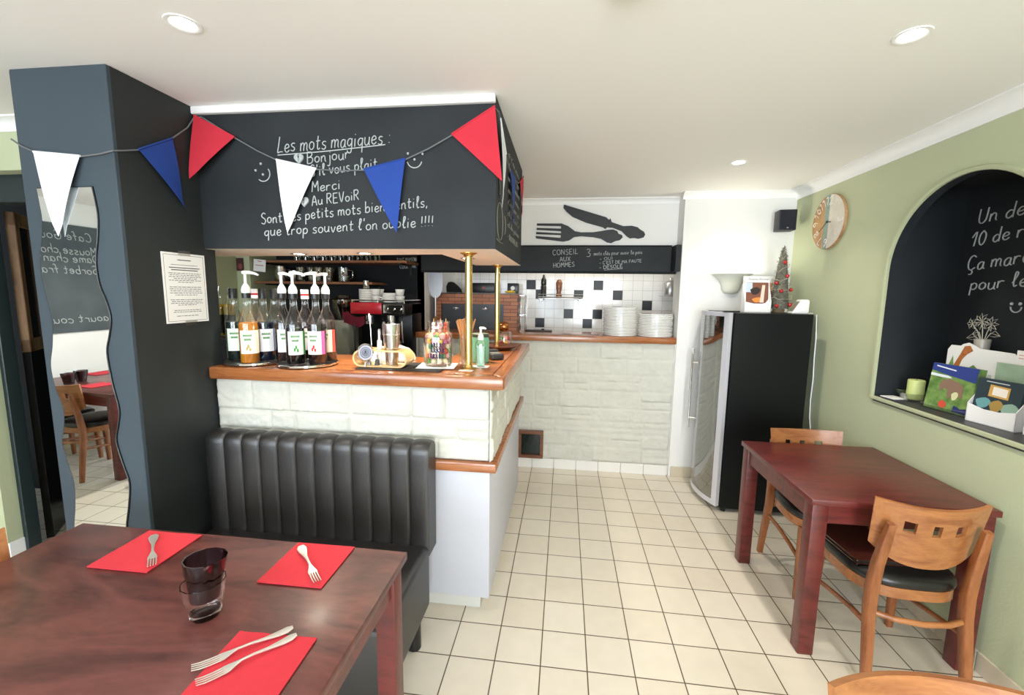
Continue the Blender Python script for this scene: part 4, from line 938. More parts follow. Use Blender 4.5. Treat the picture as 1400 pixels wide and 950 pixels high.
# ------------------------------------------------------------------ cocktail tools
bm_ = T('bar_mat', 'black rubber bar mat under cocktail stand and sweet jar', 'mat', (-0.80, 2.06, WT)); b = B(); box(b, -0.215, 0.215, -0.105, 0.13, 0, 0.005, 0.002, 1)
for i in range(20): box(b, -0.205+i*0.0212, -0.197+i*0.0212, -0.098, 0.122, 0.005, 0.0062)
O('rubber', b, mat('black_rubber', '#17181a', 0.6), bm_)
MZ = WT+0.0063
BAM = wood('bamboo', '#c99a5c', '#e6c48c', 9, (1, 7, 7), 0.4, 0.2)
cs = T('cocktail_stand', 'oval bamboo stand holding the cocktail tools on the black mat', 'stand', (-0.905, 2.045, MZ)); b = B()
hl, r, th = 0.098, 0.043, 0.008
def stad(rr):
    return [(hl+rr*math.cos(a), r+rr*math.sin(a)) for a in [PI/2-PI*i/12 for i in range(13)]], [(-hl+rr*math.cos(a), r+rr*math.sin(a)) for a in [1.5*PI-PI*i/12 for i in range(13)]]
D0, D1 = -0.05, 0.06
for side in (0, 1):
    po, pi_ = stad(r)[side], stad(r-th)[side]
    prism(b, po+pi_[::-1], lambda u, v, d: (u, D0+d, v), D1-D0)
box(b, -hl, hl, D0, D1, 0, th); box(b, -hl, hl, D0, D0+0.010, 2*r-th, 2*r); box(b, -hl, hl, D1-0.010, D1, 2*r-th, 2*r)
for x0, x1 in ((-hl, -0.085), (-0.052, -0.036), (-0.006, -0.012+0.012), (0.082, hl)): box(b, x0, x1, D0+0.010, D1-0.010, 2*r-th, 2*r) if x1 > x0 else None
O('bamboo_ring', b, BAM, cs)
cx, cy = -0.905, 2.045; iz = MZ+th
sh = T('cocktail_shaker', 'tall steel cocktail shaker standing in the bamboo stand', 'shaker', (cx+0.042, cy+0.005, iz+0.0004)); b = B(); lathe(b, [(0.028, 0.0), (0.031, 0.003), (0.0415, 0.150), (0.042, 0.153), (0.044, 0.185), (0.0445, 0.205), (0.0415, 0.205), (0.041, 0.2)], seg=32, capt=True); O('tin', b, STEEL, sh)
b = B(); lathe(b, [(0.0423, 0.152), (0.0435, 0.154), (0.0435, 0.157), (0.0427, 0.159)], seg=32, capb=False, capt=False); O('rim_bead', b, CHROME, sh)
mu = T('muddler', 'white muddler standing upright in the bamboo stand', 'muddler', (cx-0.022, cy+0.006, iz)); b = B(); lathe(b, [(0.011, 0), (0.0135, 0.004), (0.0125, 0.09), (0.0115, 0.12), (0.009, 0.123)], seg=20); O('shaft', b, mat('pale_grip', '#e6e4e2', 0.4), mu); b = B(); lathe(b, [(0.009, 0.1235), (0.0092, 0.15), (0.0088, 0.172), (0.006, 0.178)], seg=20); O('grip', b, STEELB, mu)
sp = T('bar_spoon', 'long thin steel bar spoon rising from the bamboo stand', 'spoon', (cx-0.068, cy+0.012, iz)); b = B(); tube(b, [(0, 0, 0), (0, 0, 0.1), (-0.004, 0, 0.21)], 0.0022, 8); O('rod', b, STEEL, sp); b = B(); bar(b, [(-0.004, 0, 0.205), (-0.006, 0, 0.222), (-0.008, 0, 0.242), (-0.009, 0, 0.256)], [0.004, 0.013, 0.015, 0.004], 0.003, (1, 0, 0)); O('spoon_bowl', b, STEEL, sp)
st = T('cocktail_strainer', 'round steel strainer with coil rim leaning on the bamboo stand', 'strainer', (cx-0.070, cy+D0-0.010, MZ+0.0005)); b = B(); tl = 0.14
tz = lambda x, y, z: (x, y+z*tl, z)
t_ = bmesh.new(); bmesh.ops.create_cone(t_, cap_ends=True, segments=32, radius1=0.037, radius2=0.037, depth=0.002); MX = Matrix.Translation((0, 0.0085, 0.072)) @ Matrix.Rotation(PI/2-0.14, 4, 'X'); merge(b, t_, 0, MX); O('plate', b, mat('strainer_plate', '#a2a2a8', 0.5, 0.7), st)
b = B(); pts = []
for i in range(260):
    a = 2*PI*i/260; k = 2*PI*52*i/260; rr = 0.041+0.0038*math.cos(k); p = MX @ Vector((rr*math.cos(a), rr*math.sin(a), 0.0038*math.sin(k))); pts.append(p)
tube(b, pts, 0.0008, 4, True); O('spring', b, mat('strainer_steel', '#8f8f92', 0.45, 0.9), st)
b = B(); 
for rr in (0.012, 0.018, 0.026): tube(b, [MX @ Vector((rr*math.cos(2*PI*i/20), rr*math.sin(2*PI*i/20), 0.0012)) for i in range(20)], 0.0017, 4, True)
tube(b, [MX @ Vector(p) for p in ((-0.005, -0.006, 0.0014), (0.005, -0.006, 0.0014), (0.003, 0.003, 0.0014), (0, 0.008, 0.0014), (-0.003, 0.003, 0.0014))], 0.0032, 4, True); O('engraved_mark', b, mat('navy_print', '#1c2340', 0.5), st)
b = B(); tube(b, [MX @ Vector((0, -0.041, 0.0)), (0, 0.003, 0.03), (0, 0.0, 0.003)], 0.004, 8); O('strainer_handle', b, STEELB, st)
jg = T('jigger', 'small steel double cone jigger inside the bamboo stand', 'jigger', (cx-0.068, cy-0.022, iz)); b = B(); lathe(b, [(0.016, 0), (0.006, 0.026), (0.018, 0.06), (0.0165, 0.06), (0.005, 0.028)], seg=24); O('cup', b, STEEL, jg)
jp = T('pourer', 'small grey bottle pourer inside the bamboo stand', 'pourer', (cx-0.022, cy-0.028, iz)); b = B(); lathe(b, [(0.0125, 0), (0.012, 0.006), (0.008, 0.03)], seg=20); O('stopper', b, mat('grey_rubber', '#3c3e40', 0.5), jp); b = B(); tube(b, [(0, 0, 0.03), (0, -0.001, 0.045), (0, -0.004, 0.055)], 0.0035, 8); O('spout', b, STEEL, jp)
wd_ = T('white_bowl', 'white overturned bowl behind the bamboo stand', 'bowl', (-0.955, 2.29, WT)); b = B(); lathe(b, [(0.125, 0.0), (0.127, 0.006), (0.118, 0.03), (0.09, 0.062), (0.05, 0.078), (0.03, 0.082), (0.03, 0.086), (0.0, 0.086)], seg=36, capb=True); O('bowl_body', b, PORC, wd_, None, 60)

# ------------------------------------------------------------------ sweet jar, straws, sanitiser
pp = T('paper_sheet', 'crumpled white printed sheet under the sweet jar', 'paper', (-0.640, 2.10, MZ)); b = B(); box(b, -0.095, 0.095, -0.085, 0.085, 0, 0.0012, M=Matrix.Rotation(0.12, 4, 'Z')); O('sheet', b, PAPERW, pp)
JX, JY, JZ = -0.640, 2.115, MZ+0.0014
jr = T('sweet_jar', 'large clear glass jar full of sweets on the bar corner', 'jar', (JX, JY, JZ)); b = B()
lathe(b, [(0.0, 0.0), (0.066, 0.0), (0.073, 0.008), (0.073, 0.150), (0.069, 0.166), (0.058, 0.176), (0.057, 0.215), (0.060, 0.218), (0.060, 0.226), (0.057, 0.226), (0.0545, 0.214), (0.055, 0.178), (0.066, 0.164), (0.070, 0.150), (0.070, 0.010), (0.0, 0.008)], seg=36, capb=False, capt=False); O('jar_glass', b, CLEAR, jr, None, 60)
b = B()
for k, (a0, z0) in enumerate([(-0.55, 0.045), (-0.5, 0.075), (-0.5, 0.1)]):
    f0 = math.atan2(-JY, -JX)
    for i in range(5):
        a = f0+a0+0.2*i; h = 0.024
        tube(b, [(0.0737*math.cos(a+q), 0.0737*math.sin(a+q), z0+zz) for q, zz in ((0.0, 0.0), (0.0, h), (0.1, h*0.6), (0.02, h*0.5), (0.14, 0.0))], 0.0022, 4)
O('printed_lettering', b, mat('navy_ink', '#2a3358', 0.6), jr)
CANDY = [('pink', '#e9a0a0'), ('yellow', '#e3b53a'), ('red', '#c93a34'), ('green', '#5c9a3c'), ('cream', '#ecd9b4'), ('peach', '#e0a878'), ('white', '#f0ece6'), ('magenta', '#b84a7c')]
spots = []
for lv in range(6):
    z = 0.0285+lv*0.0245
    for k in range(11): a = 2*PI*(k+0.5*(lv % 2))/11; spots.append((0.0545*math.cos(a), 0.0545*math.sin(a), z))
    for k in range(5): a = 2*PI*(k+0.3*lv)/5; spots.append((0.027*math.cos(a), 0.027*math.sin(a), z))
cm = {}
for nme, colr in CANDY:
    b = B(); ball(b, (0, 0, 0), 0.0142, 0, 2, (1.1, 0.95, 0.85)); me = bpy.data.meshes.new('sweet_'+nme); bmesh.ops.recalc_face_normals(b, faces=b.faces[:]); b.to_mesh(me); b.free()
    me.materials.append(mat('sweet_'+nme, colr, 0.4, coat=0.2)); me.polygons.foreach_set('use_smooth', [True]*len(me.polygons)); cm[nme] = me
rc = random.Random(4)
for x, y, z in spots:
    nme = rc.choice(CANDY)[0]; o = bpy.data.objects.new('sweet', cm[nme]); COL.objects.link(o); o.location = (JX+x, JY+y, JZ+z); o.rotation_euler = (rc.uniform(0, 3), rc.uniform(0, 3), rc.uniform(0, 3))
    tag(o, nme+' sweet inside the large clear glass jar', 'sweet', nme+' sweets in the large jar')
for k, (x, y, m_) in enumerate(((-0.02, -0.02, 'white'), (0.012, -0.01, 'pink'), (0.036, 0.005, 'red'))):
    t = T('sweet_skewer', ('pale', 'pink', 'red')[k]+' sweet skewer sticking up out of the large glass jar', 'skewer', (JX+x, JY+y, JZ+0.166)); b = B(); tube(b, [(0, 0, 0), (0.004, 0, 0.075)], 0.0018, 6); O('stick', b, BAM, t)
    b = B()
    for i in range(3): ball(b, (0.001*i, 0, 0.012+0.018*i), 0.0095, 0, 2)
    O('sweets', b, MATS['sweet_'+m_], t)
sg = T('straw_glass', 'tall clear glass of brown straws behind the thick brass pole', 'glass', (-0.512, 2.175, WT)); b = B(); lathe(b, [(0.0, 0.0), (0.032, 0.0), (0.037, 0.165), (0.0345, 0.165), (0.030, 0.008), (0.0, 0.008)], seg=24, capb=False, capt=False); O('tumbler', b, CLEAR, sg, None, 60)
STRAW = mat('kraft_straw', '#b98552', 0.7)
for i in range(22):
    a = 2*PI*i/22*2.38; rr = 0.0205*math.sqrt((i+1)/22); o_ = B(); x, y = rr*math.cos(a), rr*math.sin(a)
    tube(o_, [(0, 0, 0), (x*1.0, y*0.6, 0.165), (x*2.0, y*1.2, 0.232+0.006*math.sin(i*1.7))], 0.0031, 7); s_ = O('drinking_straw', o_, STRAW); s_.location = (-0.512+x*0.75, 2.175+y*0.75, WT+0.0085)
    tag(s_, 'brown paper straw in the tall glass behind the brass pole', 'straw', 'brown straws in the tall glass')
GEL = glass('gel_bottle', (0.86, 0.95, 0.91, 1), 0.08)
sa = T('sanitiser_bottle', 'clear pump bottle of pale green gel beside the thick brass pole', 'bottle', (-0.428, 2.165, WT+0.0012)); b = B(); lathe(b, [(0.0, 0.0), (0.021, 0.0), (0.0235, 0.006), (0.0265, 0.08), (0.027, 0.115), (0.024, 0.128), (0.0125, 0.137), (0.0125, 0.142)], seg=26, sy=0.75); O('gel_body', b, GEL, sa, None, 60)
b = B(); lathe(b, [(0.020, 0.004), (0.0225, 0.05), (0.0235, 0.105), (0.0, 0.106)], seg=20, sy=0.7); O('gel', b, mat('pale_gel', '#c4dcd0', 0.2), sa)
b = B(); lathe(b, [(0.015, 0.138), (0.0155, 0.155), (0.011, 0.168), (0.0055, 0.17), (0.0055, 0.192), (0.008, 0.193), (0.008, 0.2)], seg=18); tube(b, [(-0.006, 0, 0.199), (0.016, 0, 0.2), (0.028, 0, 0.196)], [0.006, 0.006, 0.004], 8); O('pump', b, WPLAST, sa)
b = B()
for k in range(4): box(b, 0.0235, 0.0245, -0.008, 0.004, 0.04+0.016*k, 0.05+0.016*k)
O('printed_label', b, INK, sa)
p2 = T('paper_slip', 'small white paper slip under the pump bottle', 'paper', (-0.43, 2.155, WT)); b = B(); box(b, -0.04, 0.045, -0.03, 0.03, 0, 0.001); O('slip', b, PAPERW, p2)
p3_ = T('paper_slip', 'small white paper slip at the foot of the thick brass pole', 'paper', (-0.475, 2.035, WT)); b = B(); box(b, -0.035, 0.035, -0.025, 0.013, 0, 0.001); O('slip', b, PAPERW, p3_)
gb = T('green_bottle', 'opaque green bottle with dark lid behind the clear pump bottle', 'bottle', (-0.462, 2.32, WT)); b = B(); lathe(b, [(0.0, 0.0), (0.047, 0.0), (0.05, 0.006), (0.05, 0.125), (0.046, 0.138), (0.0, 0.14)], seg=28); O('bottle_body', b, mat('mint_green', '#74b795', 0.3), gb); b = B(); lathe(b, [(0.048, 0.1395), (0.048, 0.156), (0.044, 0.159)], seg=28); O('lid', b, mat('olive_lid', '#3d4a3a', 0.5), gb)
rp = T('round_tray', 'dark brown round wooden tray on the counter arm', 'tray', (-0.43, 2.88, WT)); b = B(); lathe(b, [(0.07, 0.0), (0.075, 0.004), (0.118, 0.022), (0.122, 0.026), (0.116, 0.026), (0.074, 0.01), (0.0, 0.009)], seg=40); O('tray_body', b, wood('walnut', '#3d1f14', '#6b3a26', 7, (1, 6, 6), 0.3, 0.3), rp)
j2 = T('biscuit_jar', 'squat glass jar with copper ball lid behind the round tray', 'jar', (-0.445, 3.14, WT)); b = B(); lathe(b, [(0.0, 0.0), (0.054, 0.0), (0.06, 0.008), (0.06, 0.085), (0.052, 0.1), (0.05, 0.1), (0.057, 0.084), (0.057, 0.01), (0.0, 0.006)], seg=28, capb=False, capt=False); O('jar_glass', b, CLEAR, j2)
b = B(); ball(b, (0, 0, 0.135), 0.047, 0, 3, (1, 1, 0.85)); O('lid', b, mat('copper', '#b87a4a', 0.25, 1.0), j2)
for i in range(12):
    a = 2*PI*i/6; nme = rc.choice(CANDY)[0]; o = bpy.data.objects.new('sweet', cm[nme]); COL.objects.link(o); o.location = (-0.445+0.033*math.cos(a), 3.14+0.033*math.sin(a), WT+0.021+0.03*(i//6)); tag(o, nme+' sweet inside the squat jar with copper lid', 'sweet', nme+' sweets in the squat jar'); o.scale = (1.15, 1.15, 1.15)
cr = T('card_reader', 'dark grey card reader on the counter behind the pump bottle', 'card reader', (-0.405, 2.45, WT), 0.5); b = B(); box(b, -0.04, 0.04, -0.07, 0.07, 0, 0.035, 0.01, 3); box(b, -0.036, 0.036, 0.01, 0.066, 0.03, 0.05, 0.008, 2); O('casing', b, mat('graphite', '#2b2c30', 0.4), cr); b = B()
for i in range(3):
    for j in range(4): box(b, -0.026+i*0.019, -0.012+i*0.019, -0.06+j*0.016, -0.049+j*0.016, 0.035, 0.038)
O('keypad', b, mat('grey_keys', '#7c7c78', 0.5), cr); b = B(); box(b, 0.026, 0.045, -0.02, 0.0, 0.01, 0.03, 0.004, 2); O('yellow_tab', b, mat('yellow_tab', '#d8b23c', 0.5), cr)

# ------------------------------------------------------------------ behind the bar
bk = T('back_counter', 'dark counter against the black wall behind the bar', 'counter', (-2.1, 3.7, 0)); b = B(); box(b, -0.72, 0.72, -0.26, 0.265, 0, 0.97); O('cabinet', b, DARK, bk); b = B(); box(b, -0.73, 0.73, -0.28, 0.268, 0.97, 1.0, 0.004, 1); O('top', b, mat('dark_top', '#2a2726', 0.3), bk)
SHW = wood('shelf_wood', '#5e3a22', '#86583a', 7, (1, 7, 7), 0.5, 0.1)
def shelf(x0, x1, z, lab):
    t = T('wall_shelf', lab, 'shelf', ((x0+x1)/2, YC, z)); X = (x1-x0)/2; b = B(); box(b, -X, X, -0.33, -0.001, 0, 0.022, 0.003, 1); O('board', b, SHW, t); b = B()
    for x in (-X+0.08, X-0.08): box(b, x-0.01, x+0.01, -0.28, -0.001, -0.012, 0); box(b, x-0.01, x+0.01, -0.014, -0.001, -0.09, 0)
    O('bracket', b, BPLAST, t)
shelf(-2.835, -1.70, 1.655, 'lower wooden glass shelf on the black wall behind the bar'); shelf(-2.835, -1.38, 1.845, 'upper wooden shelf on the black wall behind the bar')
SH = 1.6775
def vessel(name, lab, cat, loc, prof, m, part='body', grp=None, handle=None):
    t = T(name, lab, cat, loc, 0, grp); b = B(); lathe(b, prof, seg=24, capb=True, capt=False); O(part, b, m, t, None, 60)
    if handle:
        b = B(); r0, z0, z1, w_ = handle; tube(b, [(r0-0.001, 0, z1), (r0+w_, 0, z1-0.005), (r0+w_*1.15, 0, (z0+z1)/2), (r0+w_, 0, z0+0.005), (r0-0.001, 0, z0)], 0.005, 8); O('handle', b, m, t)
    return t
vessel('steel_pitcher', 'tall steel pitcher at the end of the lower shelf', 'pitcher', (-2.64, 3.75, SH), [(0.058, 0), (0.06, 0.004), (0.057, 0.13), (0.06, 0.14), (0.056, 0.139), (0.054, 0.02), (0, 0.02)], STEEL, handle=(0.058, 0.03, 0.11, 0.03))
vessel('steel_cup', 'small steel cup beside the tall steel pitcher', 'cup', (-2.50, 3.74, SH), [(0.03, 0), (0.032, 0.003), (0.034, 0.1), (0.031, 0.1), (0.029, 0.01), (0, 0.01)], STEEL)
GLP = [(0.028, 0), (0.03, 0.003), (0.037, 0.1), (0.041, 0.128), (0.039, 0.128), (0.034, 0.1), (0.027, 0.01), (0, 0.01)]
CL2 = glass('shelf_glass', (0.8, 0.82, 0.82, 1), 0.22)
g0 = vessel('stem_glass', 'clear drinking glass in the row on the lower shelf', 'glass', (-2.41, 3.70, SH), GLP, CL2, 'tumbler', 'clear glasses on the lower shelf')
for i, (x, y) in enumerate(((-2.32, 3.72), (-2.23, 3.69), (-2.14, 3.71), (-2.36, 3.82), (-2.27, 3.83), (-2.18, 3.82), (-2.06, 3.80))): dup(g0, (x, y, SH))
vessel('glass_mug', 'glass mug with round handle at the end of the glass row', 'mug', (-1.985, 3.68, SH), [(0.043, 0), (0.046, 0.004), (0.046, 0.13), (0.043, 0.13), (0.043, 0.012), (0, 0.012)], CL2, handle=(0.046, 0.025, 0.105, 0.035))
g1 = vessel('wine_glass', 'upturned glass on the upper shelf behind the bar', 'glass', (-2.45, 3.72, 1.8675), [(0.03, 0), (0.035, 0.09), (0.03, 0.11), (0.005, 0.12), (0.005, 0.16), (0.03, 0.165), (0.03, 0.167), (0, 0.167)], CL2, 'glass_body', 'upturned glasses on the upper shelf')
for i in range(9): dup(g1, (-2.36+i*0.085, 3.72, 1.8675))
cg = T('coffee_grinder', 'grey coffee grinder with brown bean hopper behind the syrup bottles', 'coffee grinder', (-1.955, 3.60, 1.0)); b = B(); box(b, -0.085, 0.085, -0.09, 0.11, 0, 0.34, 0.02, 3); O('body', b, mat('grey_green_enamel', '#8f9184', 0.45), cg)
b = B(); lathe(b, [(0.05, 0.3405), (0.06, 0.36), (0.095, 0.46), (0.095, 0.52), (0.06, 0.535), (0.05, 0.56), (0.0, 0.565)], seg=24); O('hopper', b, glass('amber_hopper', (0.45, 0.3, 0.2, 1), 0.15), cg); b = B(); lathe(b, [(0.045, 0.345), (0.055, 0.365), (0.085, 0.455), (0.0, 0.475)], seg=20); O('beans', b, mat('coffee_beans', '#2c1810', 0.5, var=0.5, vscale=90, bump=0.8, bscale=90), cg)
clo = T('folded_cloth', 'burgundy cloth hanging over the grey coffee grinder', 'cloth', (-1.78, 3.43, 1.0)); b = B(); G = []
for i in range(13):
    u = i/12; row = []
    for j in range(9):
        v = j/8; row.append(b.verts.new((-0.10+0.20*u, 0.012*math.sin(9*u+2*v)+0.02*v, 0.415-0.03*math.sin(PI*u)*0-0.035*u-(0.05+0.05*math.sin(PI*(0.3+0.6*u)))*v+0.012*math.sin(7*u))))
    G.append(row)
for a, c in zip(G, G[1:]):
    for j in range(8): b.faces.new((a[j], a[j+1], c[j+1], c[j]))
bmesh.ops.solidify(b, geom=b.faces[:], thickness=0.008); O('cloth', b, mat('burgundy_cloth', '#9a3048', 0.9), clo); b = B(); tube(b, [(0, 0.02, 0), (0, 0.02, 0.37)], 0.008, 8); lathe(b, [(0.05, 0), (0.05, 0.01)], (0, 0.02, 0), 20); O('stand', b, BPLAST, clo)
em = T('espresso_machine', 'black and chrome espresso machine with red panel behind the bar', 'coffee machine', (-1.60, 3.72, 1.0)); b = B(); box(b, -0.24, 0.24, -0.02, 0.24, 0, 0.50, 0.01, 2); box(b, -0.24, 0.24, -0.2, -0.02, 0, 0.07, 0.008, 2); box(b, -0.24, 0.24, -0.2, 0.24, 0.39, 0.495, 0.01, 2); O('body', b, mat('black_metal', '#17181a', 0.3, 0.4), em)
b = B(); box(b, -0.245, 0.04, -0.212, -0.199, 0.402, 0.50, 0.006, 2); O('red_panel', b, mat('red_enamel', '#b5202c', 0.25, coat=0.4), em, 'glossy red panel')
b = B(); box(b, 0.05, 0.23, -0.208, -0.199, 0.41, 0.485, 0.004, 1)
for x in (0.08, 0.14, 0.2): lathe(b, [(0.016, 0), (0.014, 0.02)], (0, 0, 0), 16, M=Matrix.Translation((x, -0.208, 0.447)) @ Matrix.Rotation(PI/2, 4, 'X'))
O('chrome_panel', b, CHROME, em)
b = B()
for x in (-0.12, 0.08):
    lathe(b, [(0.036, 0.33), (0.036, 0.389)], (x, -0.11, 0), 20); tube(b, [(x, -0.14, 0.345), (x, -0.26, 0.33)], [0.010, 0.013], 10); lathe(b, [(0.034, 0.31), (0.034, 0.33)], (x, -0.11, 0), 20)
tube(b, [(0.2, -0.15, 0.39), (0.215, -0.2, 0.34), (0.22, -0.2, 0.16)], 0.006, 8); O('group_head', b, CHROME, em)
b = B(); 
for z in (0.52, ): tube(b, [(-0.235, -0.195, z), (0.235, -0.195, z), (0.235, 0.235, z), (-0.235, 0.235, z)], 0.004, 6, True)
for x in (-0.235, 0, 0.235): tube(b, [(x, -0.195, 0.495), (x, -0.195, 0.52)], 0.004, 6)
O('cup_rail', b, CHROME, em)
EZ = 1.5005
def plate_mesh(r, p):
    b = B(); lathe(b, [(0.0, 0.0), (r*0.6, 0.0), (r*0.66, p*0.12), (r*0.98, p*0.16), (r, p*0.28), (r, p*0.84), (r*0.98, p*0.94), (r*0.6, p*0.42), (0.0, p*0.38)], seg=32, capb=False, capt=False); return b
sc0 = O('saucer', plate_mesh(0.065, 0.0105), PORC, None, None, 60); sc0.location = (-1.765, 3.66, EZ); tag(sc0, 'white saucer in the stack on the espresso machine', 'saucer', 'saucers on the espresso machine')
for i in range(1, 11): o = sc0.copy(); COL.objects.link(o); o.location = (-1.765, 3.66, EZ+0.0105*i)
for i in range(8): o = sc0.copy(); COL.objects.link(o); o.location = (-1.545, 3.66, EZ+0.0105*i)
vessel('steel_cup', 'little steel jug on top of the saucer stack', 'jug', (-1.765, 3.66, EZ+0.121), [(0.028, 0), (0.03, 0.003), (0.026, 0.07), (0.023, 0.07), (0.025, 0.01), (0, 0.01)], STEEL)
c0 = vessel('coffee_cup', 'white coffee cup stacked among saucers on the espresso machine', 'cup', (-1.65, 3.60, EZ), [(0.024, 0), (0.034, 0.01), (0.04, 0.05), (0.042, 0.058), (0.039, 0.058), (0.036, 0.048), (0.03, 0.012), (0, 0.01)], PORC, grp='coffee cups on the espresso machine', handle=(0.037, 0.018, 0.045, 0.02))
for q in ((-1.65, 3.60, EZ+0.0585), (-1.66, 3.70, EZ), (-1.66, 3.70, EZ+0.0585), (-1.44, 3.63, EZ), (-1.44, 3.63, EZ+0.0585)): dup(c0, q, 2.0)
vessel('glass_carafe', 'round glass carafe beside the espresso machine', 'carafe', (-1.41, 3.46, 1.0), [(0.05, 0), (0.055, 0.004), (0.06, 0.09), (0.045, 0.14), (0.035, 0.16), (0.04, 0.18), (0.037, 0.18), (0.03, 0.16), (0.056, 0.09), (0, 0.01)], CL2, handle=(0.05, 0.05, 0.13, 0.03))
nt_ = T('paper_note', 'white paper note with red print hanging from the upper shelf', 'note', (-2.775, 3.635, 1.763)); b = B(); box(b, -0.06, 0.06, 0, 0.002, 0, 0.108, M=Matrix.Rotation(0.1, 4, 'Y')); O('sheet', b, PAPERW, nt_); b = B()
for z, w_ in ((0.088, 0.02), (0.052, 0.04)): box(b, -w_, w_, -0.0008, 0.0, z, z+0.006, M=Matrix.Rotation(0.1, 4, 'Y'))
O('printed_lines', b, mat('red_ink', '#c04a52', 0.8), nt_)
pc = T('picture_card', 'small dark red picture card on the green wall end', 'card', (-2.93, 3.598, 1.765)); b = B(); box(b, -0.035, 0.035, -0.004, 0, 0, 0.115); O('card', b, mat('card_dark', '#4a2a26', 0.6), pc); b = B(); ball(b, (0.0, -0.004, 0.04), 0.022, 0, 2, (1, 0.1, 1.2)); O('print', b, mat('card_red', '#8e4a40', 0.6), pc)
cab = T('side_cabinet', 'narrow black cabinet behind the column', 'cabinet', (-2.2, 2.62, 0)); b = B(); box(b, -0.16, 0.16, -0.12, 0.12, 0, 1.29, 0.004, 1); O('body', b, BPLAST, cab); b = B(); box(b, -0.15, 0.15, -0.128, -0.1205, 0.05, 1.27, 0.003, 1); O('door', b, DARK, cab)
for x, lab in ((-2.255, 'oil bottle with pourer on the black cabinet, nearer the column edge'), (-2.185, 'oil bottle with pourer on the black cabinet, beside the green strip')):
    t = T('oil_bottle', lab, 'bottle', (x, 2.56, 1.2905)); b = B(); lathe(b, [(0.0, 0), (0.03, 0), (0.032, 0.004), (0.032, 0.19), (0.012, 0.235), (0.011, 0.27), (0.013, 0.275)], seg=20, capb=False); O('glass_body', b, CLEAR, t, None, 60); b = B(); lathe(b, [(0.028, 0.004), (0.029, 0.21), (0.0, 0.21)], seg=20); O('oil', b, mat('olive_oil', '#a8902a', 0.2, coat=0.3), t); b = B(); lathe(b, [(0.0327, 0.02), (0.0327, 0.14)], seg=20, capb=False, capt=False); O('label', b, mat('dark_label', '#1b1a18', 0.5), t); b = B(); tube(b, [(0, 0, 0.27), (0, 0, 0.295), (0.006, 0, 0.325)], [0.009, 0.004, 0.003], 8); O('pourer', b, STEEL, t)

# ------------------------------------------------------------------ kitchen hatch: chalkboard band, cutlery silhouettes, shelf, oven, plates
kb = T('chalkboard', 'long black chalkboard band across the kitchen bulkhead', 'chalkboard', (-0.2, YC, 1.785)); b = B(); box(b, -1.155, 1.115, -0.026, -0.0005, 0.012, 0.235, 0.003, 1); box(b, 1.115, 1.158, -0.17, -0.0005, 0.012, 0.235, 0.003, 1); O('slate', b, BLACK, kb); b = B(); box(b, -1.155, 1.158, -0.036, -0.0005, -0.004, 0.012, 0.002, 1); box(b, -1.155, 1.115, -0.030, -0.0005, 0.235, 0.245, 0.002, 1); O('frame', b, DARK, kb)
PK = lambda u, v: Vector((u+0.2, -0.0275, v-1.785)); b = B(); r_ = 0.0024
chalk(b, 'CONSEIL', PK, (-0.119, 1.942), (0.105, 1.955), 0.045, r_, 0); chalk(b, 'AUX', PK, (-0.055, 1.885), (0.042, 1.892), 0.038, r_, 0); chalk(b, 'HOMMES', PK, (-0.11, 1.83), (0.08, 1.846), 0.04, r_, 0)
O('chalk_writing', b, CHALK, kb, None, 0, False); b = B()
chalk(b, '3', PK, (0.181, 1.928), (0.222, 1.930), 0.068, r_, 0); chalk(b, 'mots clés pour avoir la paix', PK, (0.245, 1.942), (0.665, 1.956), 0.034, 0.0018, 0); chalk(b, '- OUI', PK, (0.300, 1.898), (0.413, 1.905), 0.024, r_*0.8, 0); chalk(b, "- C'EST DE MA FAUTE", PK, (0.300, 1.862), (0.663, 1.884), 0.026, r_*0.8, 0); chalk(b, '- DÉSOLÉ', PK, (0.300, 1.820), (0.502, 1.834), 0.030, r_, 0); stroke(b, [(0.34, 1.812), (0.5, 1.826)], PK, 0.0016)
O('chalk_writing', b, CHALK, kb, None, 0, False)
PW = lambda u, v: Vector((u, YC-0.0015, v)); b = B(); chalk(b, 'TOUT MAISON', PW, (-1.60, 1.875), (-1.405, 1.884), 0.035, 0.0026, 0); O('chalk_writing', b, CHALK, bpy.data.objects['wall_bar'], None, 0, False); b = B(); chalk(b, 'COOL BAR', PW, (-1.57, 1.815), (-1.41, 1.822), 0.042, 0.0026, 0); o = O('chalk_writing', b, CHALK, bpy.data.objects['wall_bar'], None, 0, False)
FORK = [(-0.272,2.224),(-0.051,2.223),(0.010,2.200),(0.071,2.155),(0.124,2.145),(0.228,2.145),(0.302,2.155),(0.354,2.165),(0.405,2.169),(0.442,2.154),(0.454,2.132),(0.485,2.120),(0.492,2.100),(0.468,2.076),(0.431,2.069),(0.395,2.051),(0.358,2.056),(0.305,2.088),(0.230,2.103),(0.125,2.111),(0.065,2.104),(0.021,2.074),(-0.032,2.064),(-0.277,2.094),(-0.280,2.114),(-0.055,2.097),(-0.053,2.122),(-0.277,2.131),(-0.275,2.149),(-0.052,2.137),(-0.052,2.156),(-0.275,2.169),(-0.271,2.185),(-0.053,2.178),(-0.054,2.200),(-0.271,2.206)]
KNIFE = [(-0.033,2.388),(0.004,2.376),(0.342,2.274),(0.365,2.252),(0.379,2.264),(0.391,2.232),(0.492,2.197),(0.564,2.200),(0.616,2.187),(0.638,2.168),(0.671,2.149),(0.684,2.124),(0.671,2.099),(0.628,2.088),(0.591,2.095),(0.555,2.091),(0.525,2.110),(0.479,2.154),(0.404,2.183),(0.353,2.188),(0.339,2.173),(0.316,2.188),(0.166,2.229),(0.045,2.281),(-0.009,2.325),(-0.037,2.358)]
